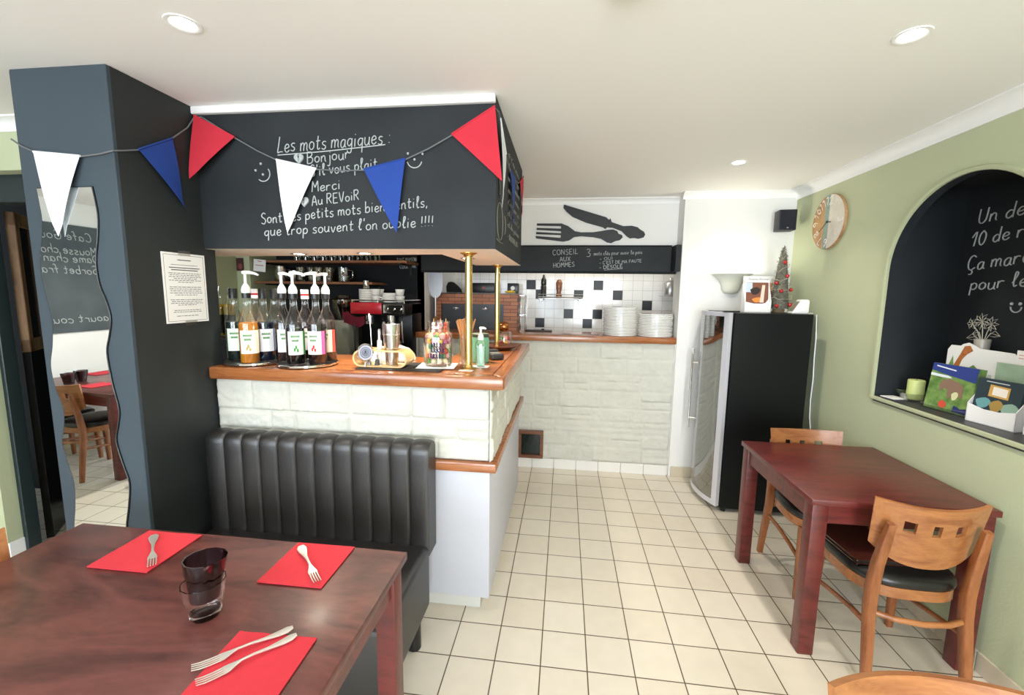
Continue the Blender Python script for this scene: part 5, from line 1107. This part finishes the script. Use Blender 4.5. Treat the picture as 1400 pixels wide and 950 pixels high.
for nme, pl, lab in (('fork_wall_ornament', FORK, 'big flat black fork silhouette on the white bulkhead'), ('knife_wall_ornament', KNIFE, 'big flat black knife silhouette slanting above the fork')):
    b = B(); prism(b, pl, lambda u, v, d: (u, YC-0.0125+d, v), 0.012); o = O(nme, b, mat('matt_black_metal', '#16181a', 0.5), None, None, 0); tag(o, lab, 'wall ornament')
pl0 = O('dinner_plate', plate_mesh(0.148, 0.0132), PORC, None, None, 60); pl0.location = (0.497, 3.94, 1.2355); tag(pl0, 'white dinner plate in the taller stack on the hatch ledge', 'plate', 'taller stack of dinner plates')
for i in range(1, 19): o = pl0.copy(); COL.objects.link(o); o.location = (0.497+0.004*math.sin(i*2.1), 3.94+0.003*math.cos(i*1.3), 1.2355+0.0132*i)
for i in range(15): o = pl0.copy(); COL.objects.link(o); o.location = (0.802+0.003*math.sin(i*1.7), 3.92+0.003*math.cos(i*2.3), 1.2355+0.0132*i); o['label'] = 'white dinner plate in the shorter stack beside the pilaster'; o['group'] = 'shorter stack of dinner plates'
rl = T('spice_rail', 'narrow chrome rail shelf on the kitchen tiles', 'rail', (-0.045, 4.546, 1.55)); b = B(); tube(b, [(-0.23, -0.10, 0.012), (0.23, -0.10, 0.012)], 0.007, 8); tube(b, [(-0.23, -0.10, 0.04), (0.23, -0.10, 0.04)], 0.004, 8); box(b, -0.23, 0.23, -0.1, -0.001, -0.004, 0.0)
for x in (-0.2, 0.2): box(b, x-0.018, x+0.018, -0.11, -0.001, -0.03, 0.0, 0.004, 1)
O('rail', b, STEELB, rl)
pm = vessel('pepper_mill', 'dark steel pepper mill on the chrome rail shelf', 'pepper mill', (-0.225, 4.495, 1.5505), [(0.028, 0), (0.028, 0.12), (0.022, 0.13), (0.028, 0.14), (0.027, 0.19), (0.012, 0.215), (0.008, 0.24), (0, 0.242)], mat('dark_steel', '#4a4a48', 0.3, 0.9), 'mill_body')
pm = vessel('pepper_mill', 'brown wooden pepper mill on the chrome rail shelf', 'pepper mill', (-0.065, 4.495, 1.5505), [(0.03, 0), (0.03, 0.04), (0.022, 0.06), (0.03, 0.1), (0.034, 0.16), (0.02, 0.19), (0, 0.195)], wood('mill_wood', '#4a2817', '#8a5636', 8, (6, 6, 1), 0.3, 0.3), 'mill_body')
ov = T('brick_oven', 'brick faced oven with black double door in the kitchen', 'oven', (-0.885, 4.35, 0))
BRK = bpy.data.materials.new('brickwork'); BRK.use_nodes = True; nt = BRK.node_tree; g = nt.nodes.new('ShaderNodeTexCoord'); mp = nt.nodes.new('ShaderNodeMapping'); mp.inputs['Rotation'].default_value = (PI/2, 0, 0); br = nt.nodes.new('ShaderNodeTexBrick'); br.inputs['Scale'].default_value = 1; br.inputs['Brick Width'].default_value = 0.14; br.inputs['Row Height'].default_value = 0.036; br.inputs['Mortar Size'].default_value = 0.003; br.inputs['Color1'].default_value = lin('#9a5a3a'); br.inputs['Color2'].default_value = lin('#b57248'); br.inputs['Mortar'].default_value = lin('#5a3626'); nt.links.new(g.outputs['Object'], mp.inputs[0]); nt.links.new(mp.outputs[0], br.inputs['Vector']); nt.links.new(br.outputs['Color'], nt.nodes['Principled BSDF'].inputs['Base Color'])
b = B()
for q in ((-0.42, -0.355, 0, 1.585), (0.285, 0.42, 0, 1.585)): box(b, q[0], q[1], -0.15, 0.19, q[2], q[3])
box(b, -0.355, 0.285, -0.15, 0.19, 1.485, 1.585); box(b, -0.355, 0.285, -0.15, 0.19, 0, 1.15); O('brick_surround', b, BRK, ov)
b = B(); box(b, -0.353, 0.283, -0.12, 0.0, 1.152, 1.483); O('door', b, mat('oven_black', '#1c1e1e', 0.35), ov)
b = B()
for x in (-0.2, 0.1): tube(b, [(x, -0.12, 1.44), (x, -0.15, 1.44)], 0.011, 10); tube(b, [(x-0.03, -0.15, 1.44), (x+0.03, -0.15, 1.44)], 0.006, 8)
O('door_knob', b, CHROME, ov)
b = B(); G = [[b.verts.new((-0.43+0.86*i/24, -0.155+0.34*j/8, 1.588+0.006*random.random())) for j in range(9)] for i in range(25)]
for a, c in zip(G, G[1:]):
    for j in range(8): b.faces.new((a[j], a[j+1], c[j+1], c[j]))
bmesh.ops.solidify(b, geom=b.faces[:], thickness=0.002); O('foil_cover', b, mat('foil', '#9a9aa0', 0.3, 0.8), ov, 'crumpled foil sheet')
for x, w_, h, lab, em_ in ((-0.825, 0.115, 0.10, 'black box with a small red emblem on the brick oven', '#a0523a'), (-0.525, 0.055, 0.10, 'small black tin with a pale face emblem on the brick oven', '#d8d8d4')):
    t = T('black_tin', lab, 'box', (x, 4.36, 1.597)); b = B(); box(b, -w_, w_, -0.06, 0.06, 0, h, 0.006, 2); O('tin', b, mat('tin_black', '#141516', 0.35), t); b = B(); rr = 0.022 if w_ > 0.1 else 0.03; tube(b, [(0.0, -0.0605, h*0.5), (0.0, -0.0625, h*0.5)], rr*0.7, 16)
    O('emblem', b, mat('emblem_'+em_.strip('#'), em_, 0.5), t)
yc = T('yellow_cloth', 'crumpled yellow cloth at the edge of the brick oven', 'cloth', (-0.545, 4.255, 1.597)); b = B(); ball(b, (0, 0, 0.012), 0.045, 0, 3, (1.2, 0.8, 0.3))
for v in b.verts: v.co += v.co.normalized()*0.010*noise.noise(v.co*60); v.co.z = max(v.co.z, 0.0)
O('cloth', b, mat('yellow_cloth', '#d6b23a', 0.9), yc)
om = T('oven_mitt', 'black oven mitt standing on the brick oven', 'oven mitt', (-1.13, 4.30, 1.597)); b = B(); prism(b, [(-0.075, 0), (0.085, 0), (0.075, 0.03), (0.045, 0.065), (0.0, 0.1), (-0.03, 0.108), (-0.06, 0.1), (-0.078, 0.06)], lambda u, v, d: (u, -0.02+d, v), 0.04, bev=0.006); O('mitt', b, mat('mitt_black', '#151516', 0.9), om)
pz = T('pizza_peel', 'long metal pizza peel standing upright before the white kitchen wall', 'peel', (-1.27, 4.115, 0.0)); b = B(); prism(b, [(-0.075, 1.83), (0.075, 1.83), (0.078, 1.70), (0.07, 1.62), (0.045, 1.565), (0.016, 1.54), (-0.016, 1.54), (-0.045, 1.565), (-0.07, 1.62), (-0.078, 1.70)], lambda u, v, d: (u, d, v), 0.004); O('blade', b, STEELB, pz); b = B(); tube(b, [(0, 0.002, 1.2365), (0, 0.002, 1.36)], 0.012, 12); O('handle', b, mat('peel_wood', '#8a5a36', 0.5), pz); b = B(); tube(b, [(0, 0.002, 1.30), (0, 0.002, 1.56)], 0.010, 12); O('ferrule', b, STEELB, pz)
wr = T('wire_stand', 'thin chrome wire stand beside the brick oven', 'rack', (-0.42, 4.30, 1.0)); b = B()
for x in (-0.03, 0.03):
    for y in (-0.08, 0.08): tube(b, [(x, y, 0), (x, y, 0.58)], 0.004, 6)
for z in (0.2, 0.38, 0.575): tube(b, [(-0.03, -0.08, z), (0.03, -0.08, z), (0.03, 0.08, z), (-0.03, 0.08, z)], 0.003, 6, True)
O('wires', b, CHROME, wr)
kc = T('kitchen_worktop', 'white kitchen worktop behind the hatch ledge', 'worktop', (0.4, 4.4, 0)); b = B(); box(b, -0.855, 0.84, -0.155, 0.145, 0.96, 1.0, 0.003, 1); O('top', b, WHITE, kc); b = B(); box(b, -0.855, 0.84, -0.13, 0.14, 0, 0.96); O('cupboard', b, WHITE, kc)
hb_ = T('black_griddle', 'flat black griddle at the back of the hatch ledge', 'griddle', (-0.255, 4.13, 1.2355)); b = B(); box(b, -0.12, 0.14, -0.06, 0.06, 0, 0.012, 0.004, 2); tube(b, [(0.05, 0.0, 0.012), (0.05, 0.0, 0.024)], 0.014, 10); O('plate', b, BPLAST, hb_)
ks = T('corner_shelf', 'small steel shelf in the kitchen corner', 'shelf', (1.08, 4.45, 1.585)); b = B(); box(b, -0.13, 0.165, -0.09, 0.09, 0, 0.008, 0.002, 1); O('plate', b, STEELB, ks)
vessel('steel_canister', 'wide steel canister on the kitchen corner shelf', 'canister', (1.035, 4.43, 1.5935), [(0.06, 0), (0.062, 0.004), (0.062, 0.12), (0.05, 0.135), (0.02, 0.15), (0.015, 0.175), (0, 0.176)], STEELB); vessel('steel_canister', 'slim dark canister behind the wide steel one', 'canister', (1.16, 4.46, 1.5935), [(0.04, 0), (0.042, 0.004), (0.04, 0.14), (0.015, 0.17), (0.012, 0.2), (0, 0.2)], mat('dark_can', '#55565a', 0.35, 0.6))

# ------------------------------------------------------------------ on the fridge and on the right wall
def leaflet_holder(name, lab, loc, rz, w_, h, dpt, front, pocket, leaf, patches, cat='leaflet holder'):
    t = T(name, lab, cat, loc, rz); b = B()
    prism(b, [(-w_/2, 0), (w_/2, 0), (w_/2, front), (w_*0.15, front*0.82), (-w_*0.15, front*0.82), (-w_/2, front)], lambda u, v, d: (u, d+0.0, v), 0.003)
    for s in (-1, 1): prism(b, [(0, 0), (dpt, 0), (dpt, h*0.9), (dpt*0.85, h*0.9), (0, front)], lambda u, v, d, s=s: (s*w_/2-(0.003 if s > 0 else 0)+d, u, v), 0.003)
    box(b, -w_/2, w_/2, dpt-0.003, dpt, 0, h*0.9); box(b, -w_/2, w_/2, 0, dpt, 0, 0.003); O('card_box', b, pocket, t)
    b = B(); lean = 0.12; MM = Matrix.Translation((0, 0.008, 0.004)) @ Matrix.Rotation(-lean, 4, 'X'); box(b, -w_*0.46, w_*0.46, 0, dpt*0.45, 0, h, M=MM); lf = O('leaflets', b, leaf, t)
    for k, (nm, colr, pts) in enumerate(patches):
        b = B(); prism(b, pts, lambda u, v, d, k=k: MM @ Vector((u*w_*0.92, -0.0008-0.0004*k+d, v*h)), 0.0008); O(nm, b, mat('print_'+colr.strip('#'), colr, 0.5), lf, None, 0)
    return t
def blobp(cx, cy, rx, ry, n=14, w_=0.15, s=0): return [(cx+rx*(1+w_*math.sin(3*a+s))*math.cos(a), cy+ry*(1+w_*math.sin(2*a+s))*math.sin(a)) for a in [2*PI*i/n for i in range(n)]]
FT = 1.4785
pb = T('menu_card', 'tall white card with pale script standing behind the leaflets on the fridge', 'card', (1.50, 3.585, FT)); b = B(); box(b, -0.115, 0.115, 0, 0.003, 0, 0.275, 0.001, 1); O('card', b, PAPERW, pb); b = B(); chalk(b, 'Bonne Annee', lambda u, v: Vector((u, -0.001, v)), (-0.075, 0.243), (0.07, 0.246), 0.02, 0.0008); O('script', b, mat('grey_script', '#9aa0a4', 0.8), pb)
b = B(); box(b, -0.09, 0.105, -0.0014, 0, 0.05, 0.225); O('picture', b, mat('warm_picture', '#a0583a', 0.6, var=0.6, vscale=18, col2='#d8b08a'), pb)
leaflet_holder('leaflet_holder', 'white leaflet box showing a barbecue picture on the fridge', (1.415, 3.365, FT), 0.05, 0.19, 0.235, 0.06, 0.08, PAPERW, PAPERW,
  [('picture', '#7b4a38', [(-0.46, 0.28), (0.3, 0.24), (0.46, 0.4), (0.46, 0.93), (-0.46, 0.93)]), ('picture_sky', '#b9c8d6', [(-0.46, 0.62), (-0.2, 0.62), (-0.2, 0.92), (-0.46, 0.92)]), ('picture_pot', '#2f2622', blobp(-0.08, 0.66, 0.2, 0.12)), ('picture_fire', '#e58a3c', blobp(0.02, 0.38, 0.22, 0.08)), ('picture_cloth', '#d8c8bc', [(0.1, 0.3), (0.2, 0.85), (0.32, 0.85), (0.26, 0.3)])])
mt_ = T('christmas_tree', 'small frosted Christmas tree with red baubles on the fridge', 'christmas tree', (1.606, 3.46, FT)); rt = random.Random(3)
b = B(); lathe(b, [(0.035, 0), (0.04, 0.02), (0.03, 0.045)], seg=16); O('pot', b, mat('jute', '#8c7a5c', 0.9), mt_)
def tr(z): return 0.072*(1-((z-0.03)/0.45))**0.75+0.012
b = B(); lathe(b, [(0.0, 0.03)]+[(tr(z)*0.75, z) for z in [0.03+0.045*i for i in range(10)]]+[(0.0, 0.47)], seg=14)
for i in range(900):
    z = 0.03+0.45*rt.random()**1.25; a = rt.random()*2*PI; r0 = tr(z)*0.6; r1 = tr(z)*rt.uniform(0.9, 1.12); c, s = math.cos(a), math.sin(a); p0 = Vector((r0*c, r0*s, z)); p1 = Vector((r1*c, r1*s, z+rt.uniform(-0.012, 0.02))); d = Vector((-s, c, rt.uniform(-.4, .4)))*0.0045
    vs = [b.verts.new(q) for q in (p0-d, p0+d, p1+d*0.25, p1-d*0.25)]; f_ = b.faces.new(vs); f_.material_index = 0 if rt.random() < 0.55 else 1
O('needles', b, [mat('pine_green', '#6a685a', 0.9), mat('frosted_needle', '#a8a194', 0.9)], mt_, None, 0, False)
for a, z in ((-1.9, 0.16), (-1.25, 0.27), (-1.0, 0.06), (-1.6, 0.37), (-2.5, 0.22), (-0.6, 0.17), (-2.2, 0.05), (0.6, 0.2), (2.0, 0.15)):
    b = B(); r0 = tr(z); ball(b, (r0*math.cos(a), r0*math.sin(a), z), 0.0145, 0, 2); O('bauble', b, mat('bauble_red', '#b01c20', 0.15, coat=0.5), mt_)
b = B(); tube(b, [((tr(0.05+0.4*i/80)+0.004)*math.cos(i*0.42), (tr(0.05+0.4*i/80)+0.004)*math.sin(i*0.42), 0.05+0.4*i/80+0.014*math.sin(i*0.9)+0.008*math.sin(i*2.3)) for i in range(81)], 0.0016, 5); O('garland', b, mat('pale_garland', '#b5ad9d', 0.8), mt_)
ws_ = T('thermometer_display', 'white desk display unit leaning beside the Christmas tree', 'display', (1.668, 3.325, FT), math.radians(-8)); b = B(); pr_ = [(-0.045, 0), (0.05, 0), (0.062, 0.012), (0.062, 0.09), (0.052, 0.1), (0.018, 0.1), (0.008, 0.094)]; prism(b, pr_, lambda u, v, d: (u, -0.04+d, v), 0.10, bev=0.004); O('case', b, WPLAST, ws_)
b = B(); n_ = Vector((-0.87, 0, 0.49)); quad(b, [Vector(p)+n_*0.0008 for p in ((-0.036, -0.03, 0.016), (-0.036, 0.05, 0.016), (0.004, 0.05, 0.086), (0.004, -0.03, 0.086))]); O('screen', b, mat('lcd_olive', '#8d8f78', 0.25), ws_)
b = B(); tube(b, [(0.05, 0.03, 0.004), (0.07, -0.02, 0.004), (0.085, -0.05, 0.004)], 0.003, 6); O('lead', b, WPLAST, ws_)
pcd = B(); tube(pcd, [(1.812, 3.342, 1.47), (1.812, 3.32, 1.30), (1.811, 3.315, 1.15), (1.811, 3.302, 1.0), (1.810, 3.306, 0.85), (1.811, 3.296, 0.72), (1.812, 3.262, 0.60), (1.812, 3.26, 0.30)], 0.0045, 8); tag(O('power_cord', pcd, WPLAST), 'white power cord hanging down the green wall beside the fridge', 'cord')
sk = T('loudspeaker', 'small black wall loudspeaker in the ceiling corner above the fridge', 'loudspeaker', (1.690, 3.665, 2.185), math.radians(-6)); b = B(); box(b, -0.062, 0.062, -0.055, 0.055, -0.078, 0.078, 0.006, 2); O('cabinet', b, mat('speaker_black', '#1d1f26', 0.5), sk)
b = B(); box(b, -0.056, 0.056, -0.0605, -0.0552, -0.072, 0.072, 0.003, 1); O('grille', b, mat('speaker_cloth', '#24262e', 0.9, bump=0.5, bscale=400), sk); b = B(); box(b, -0.006, 0.006, -0.0625, -0.0605, -0.064, -0.056); O('badge', b, STEELB, sk); b = B(); tube(b, [(0.0, 0.054, 0.0), (0.012, 0.112, 0.0)], 0.012, 10); O('bracket', b, BPLAST, sk)

ck = T('wall_clock', 'round wooden wall clock with cream half on the green wall', 'clock', (XR-0.0005, 3.302, 2.118)); CR = 0.186
def cf(y, z, x): return Vector((-x, y, z))
b = B(); prism(b, [(CR*math.cos(2*PI*i/56), CR*math.sin(2*PI*i/56)) for i in range(56)], lambda u, v, d: cf(u, v, d), 0.020, bev=0.003); O('case', b, wood('clock_wood', '#8a623e', '#c39a6a', 7, (6, 6, 1.5), 0.6, 0), ck)
def seg(y0, y1):
    a0, a1 = math.acos(max(-1, min(1, y0/(CR-0.003)))), math.acos(max(-1, min(1, y1/(CR-0.003)))); r = CR-0.003
    return [(r*math.cos(a), r*math.sin(a)) for a in [a0+(a1-a0)*i/14 for i in range(15)]] + [(r*math.cos(-a), r*math.sin(-a)) for a in [a1+(a0-a1)*i/14 for i in range(15)]]
b = B(); prism(b, seg(-0.182, -0.012)[::1], lambda u, v, d: cf(u, v, 0.0203+d), 0.0012); O('cream_plank', b, mat('cream_board', '#ddd6c8', 0.8, var=0.12, vscale=30), ck, None, 0)
b = B(); prism(b, seg(-0.012, 0.038), lambda u, v, d: cf(u, v, 0.0203+d), 0.0012); O('turquoise_plank', b, mat('turquoise_board', '#92a69a', 0.8, var=0.2, vscale=40), ck, None, 0)
b = B(); 
for n_, tx in ((12, '12'), (11, '11'), (10, '10'), (9, '9'), (8, '8'), (7, '7'), (6, '6'), (3, '3')):
    a = PI/2-2*PI*n_/12; c_ = Vector((-0.142*math.cos(a), 0.142*math.sin(a)))
    DG = {'1': [[(0, 0.9), (0.4, 1), (0.4, 0)]], '2': [[(0, 0.8), (0.4, 1), (0.7, 0.7), (0, 0), (0.8, 0)]], '0': [[(0.35, 1), (0, 0.5), (0.35, 0), (0.7, 0.5), (0.35, 1)]], '9': [[(0.7, 0.7), (0.35, 1), (0, 0.7), (0.35, 0.45), (0.7, 0.7), (0.5, 0)]], '8': [[(0.35, 1), (0, 0.75), (0.7, 0.25), (0.35, 0), (0, 0.25), (0.7, 0.75), (0.35, 1)]], '7': [[(0, 1), (0.75, 1), (0.25, 0)]], '6': [[(0.6, 1), (0.1, 0.5), (0.1, 0.15), (0.4, 0), (0.7, 0.25), (0.4, 0.5), (0.1, 0.3)]], '3': [[(0, 0.9), (0.4, 1), (0.65, 0.75), (0.3, 0.52), (0.7, 0.27), (0.35, 0), (0, 0.1)]]}
    hh = 0.055; ww = 0.045; tot = len(tx)*0.8; up = Vector((-math.cos(a), math.sin(a))); rgt = Vector((-up.y, up.x))*1.0
    rgt = Vector((-math.sin(a), -math.cos(a)))
    for k, chh in enumerate(tx):
        for off_ in (0, 0.16):
            for s_ in DG[chh]: tube(b, [cf(*(c_+rgt*((q[0]*(1-off_)+off_/2+k*0.85-tot/2+0.05)*ww)+up*((q[1]*(1-off_)+off_/2-0.5)*hh)), 0.0222) for q in smooth_pts(s_, 3)], 0.0016, 4)
O('numerals', b, mat('numeral_white', '#efe9de', 0.7), ck, None, 0)
b = B(); bar(b, [(-0.026, 0.0, 0.0), (-0.026, 0.085, -0.06)], [0.006, 0.004], 0.002, (0, 0.6, 0.8)); bar(b, [(-0.0275, 0.0, 0.0), (-0.0275, -0.05, -0.008)], [0.008, 0.006], 0.002, (0, 0.1, 1)); tube(b, [(-0.02, 0, 0), (-0.029, 0, 0)], 0.007, 12); O('hands', b, mat('hand_brown', '#3a2a20', 0.4), ck)

# ------------------------------------------------------------------ things in the niche
NS = NB+0.0005
t = T('white_card', 'plain white card lying flat at the niche corner', 'card', (1.885, 2.60+0.04, NS), 0.15); b = B(); box(b, -0.04, 0.04, -0.045, 0.045, 0, 0.004, 0.001, 1); O('card', b, PAPERW, t)
t = T('glass_dish', 'shallow clear glass dish holding a green candle in the niche', 'dish', (1.955, 2.590, NS), 0.5); b = B()
for s0, z, in ((0, 0),): pass
lathe(b, [(0.0, 0.0), (0.060, 0.0), (0.064, 0.004), (0.092, 0.045), (0.088, 0.046), (0.060, 0.0075), (0.0, 0.006)], seg=4, capb=False, capt=False); O('dish_glass', b, FACET, t, None, 0)
t = T('candle', 'pale green pillar candle in the glass dish', 'candle', (1.955, 2.590, NS+0.0085)); b = B(); lathe(b, [(0.036, 0), (0.038, 0.003), (0.038, 0.105), (0.034, 0.109), (0.012, 0.106), (0.0, 0.106)], seg=24); O('wax', b, mat('green_wax', '#ccd78c', 0.5), t); b = B(); tube(b, [(0, 0, 0.105), (0.002, 0, 0.118)], 0.0012, 6); O('wick', b, BPLAST, t)
RZ = math.radians(-78)      # holders face the room: front towards -X, a little towards the viewer
GRN = mat('leaf_green_print', '#8fae62', 0.5, var=0.4, vscale=25, col2='#557a3a')
leaflet_holder('leaflet_holder', 'green leaflet holder with an elephant picture in the niche', (1.905, 2.345, NS), math.radians(-82), 0.235, 0.235, 0.085, 0.03, CLEAR, GRN,
  [('title_band', '#2c3f86', [(-0.5, 0.84), (0.0, 0.76), (0.5, 0.70), (0.5, 1.0), (-0.5, 1.0)]), ('sky_band', '#dfe6ea', [(-0.5, 0.78), (-0.1, 0.76), (0.0, 0.72), (-0.2, 0.71), (-0.5, 0.72)]), ('elephant', '#8a6e5c', [(-0.2, 0.40), (-0.25, 0.55), (-0.18, 0.66), (-0.05, 0.70), (0.15, 0.66), (0.28, 0.58), (0.30, 0.34), (0.24, 0.33), (0.20, 0.45), (0.08, 0.44), (0.05, 0.3), (-0.02, 0.3), (-0.04, 0.46), (-0.12, 0.5)]), ('pale_animal', '#d9d6a8', blobp(0.14, 0.36, 0.07, 0.09)), ('round_badge', '#d2503a', blobp(-0.08, 0.14, 0.09, 0.08, 16, 0.0)), ('corner_logo', '#27306e', [(0.16, 0.03), (0.46, 0.02), (0.48, 0.16), (0.32, 0.12), (0.18, 0.17)]), ('title_print', '#e8ecf4', [(-0.4, 0.93), (0.05, 0.88), (0.05, 0.905), (-0.4, 0.955)])])
gd = T('display_card', 'white cut-out display card with a giraffe behind the leaflets', 'display card', (2.075, 2.37, NS), math.radians(-80)); b = B()
prism(b, [(-0.17, 0), (0.17, 0), (0.175, 0.25), (0.16, 0.28), (0.12, 0.315), (0.05, 0.318), (-0.02, 0.32), (-0.05, 0.335), (-0.075, 0.345), (-0.10, 0.335), (-0.11, 0.325), (-0.155, 0.325), (-0.17, 0.30)], lambda u, v, d: (u, d, v), 0.004); O('card', b, PAPERW, gd, None, 0)
b = B(); prism(b, [(-0.14, 0.20), (-0.105, 0.285), (-0.09, 0.325), (-0.065, 0.33), (-0.05, 0.305), (-0.075, 0.285), (-0.095, 0.255), (-0.11, 0.2)], lambda u, v, d: (u, -0.0012+d, v), 0.001); O('giraffe', b, mat('giraffe_print', '#c8793e', 0.6, var=0.4, vscale=90), gd, None, 0)
b = B(); prism(b, [(-0.165, 0.19), (-0.14, 0.27), (-0.13, 0.2)], lambda u, v, d: (u, -0.001+d, v), 0.0008); prism(b, [(-0.08, 0.2), (-0.04, 0.235), (0.0, 0.2)], lambda u, v, d: (u, -0.001+d, v), 0.0008); O('grass_print', b, GRN, gd, None, 0)
leaflet_holder('leaflet_holder', 'white leaflet box with dark blue-green leaflets in the niche', (1.91, 2.115, NS), math.radians(-80), 0.19, 0.205, 0.09, 0.085, PAPERW, mat('dark_leaflet', '#2a3a40', 0.5),
  [('glow_print', '#6aa0a4', blobp(-0.28, 0.45, 0.16, 0.12)), ('glow_print', '#8fae9c', blobp(0.3, 0.4, 0.18, 0.14)), ('figure_print', '#a88a4a', blobp(0.02, 0.42, 0.14, 0.14)), ('title_frame', '#c9a055', [(-0.2, 0.62), (0.24, 0.6), (0.24, 0.86), (-0.2, 0.88)]), ('title_print', '#e9e4d8', [(-0.12, 0.66), (0.2, 0.64), (0.2, 0.82), (-0.12, 0.84)]), ('header_line', '#cfd4d4', [(-0.3, 0.93), (0.2, 0.92), (0.2, 0.94), (-0.3, 0.95)])])
t = T('green_leaflet', 'pale green leaflet standing between the dark leaflet box and the display card', 'leaflet', (2.035, 2.140, NS), math.radians(-80)); b = B(); box(b, -0.10, 0.10, 0, 0.004, 0, 0.275); O('leaflet', b, mat('pale_green_print', '#9fb79c', 0.6, var=0.25, vscale=14), t); b = B(); box(b, 0.085, 0.10, -0.0008, 0, 0, 0.275); O('border', b, PAPERW, t)
t = T('white_folder', 'white folder with faint red lines at the back of the niche', 'folder', (2.09, 2.09, NS), math.radians(-84)); b = B(); box(b, -0.13, 0.13, 0, 0.008, 0, 0.335); O('cover', b, PAPERW, t); b = B()
for z in (0.312, 0.298): box(b, -0.12, 0.12, -0.0008, 0, z, z+0.004)
O('red_lines', b, mat('pale_red', '#d8a0a0', 0.8), t)
bx = T('cardboard_box', 'white carton with a brown round print at the niche edge', 'box', (1.945, 1.945, NS), math.radians(-82)); b = B(); box(b, -0.055, 0.055, 0, 0.12, 0, 0.15, 0.002, 1); O('carton', b, PAPERW, bx); b = B(); prism(b, blobp(0, 0.075, 0.035, 0.04), lambda u, v, d: (u, -0.0008+d, v), 0.0008); O('print', b, mat('brown_print', '#7c4438', 0.6), bx, None, 0)
fl = T('wire_flowers', 'silver wire flower ornament in a small vase behind the giraffe card', 'ornament', (2.115, 2.435, NS)); SW = mat('silver_wire', '#c9c5b8', 0.45, 0.3)
b = B(); lathe(b, [(0.035, 0), (0.04, 0.004), (0.028, 0.30), (0.032, 0.365), (0.029, 0.365), (0.025, 0.30), (0, 0.29)], seg=20); O('vase', b, SW, fl)
def flower(c, r, k):
    b = B(); c = Vector(c); tube(b, [(0, 0, 0.33), Vector((0, 0, 0.36)).lerp(c, 0.5), c], 0.0022, 6)
    for i in range(k):
        a = 2*PI*i/k; d = Vector((0, math.cos(a), math.sin(a))); e = Vector((0, -d.z, d.y)); tube(b, [c, c+d*r*0.5+e*r*0.22+Vector((-0.006, 0, 0)), c+d*r, c+d*r*0.5-e*r*0.22+Vector((-0.006, 0, 0))], 0.0016, 5, True)
    O('flower', b, SW, fl)
flower((-0.01, 0.005, 0.455), 0.042, 9); flower((-0.01, -0.045, 0.445), 0.036, 8); flower((-0.01, 0.055, 0.44), 0.03, 6)
b = B()
for y1, z1 in ((0.075, 0.375), (-0.07, 0.40), (0.05, 0.40)): tube(b, [(0, 0, 0.34), (0, y1*0.5, z1), (0, y1*1.2, z1-0.012)], 0.0018, 5); tube(b, [(0, y1*0.35, z1-0.015), (0, y1*0.8, z1+0.012), (0, y1*1.2, z1-0.012), (0, y1*0.8, z1-0.018)], 0.0016, 5, True)
O('leaf', b, SW, fl)
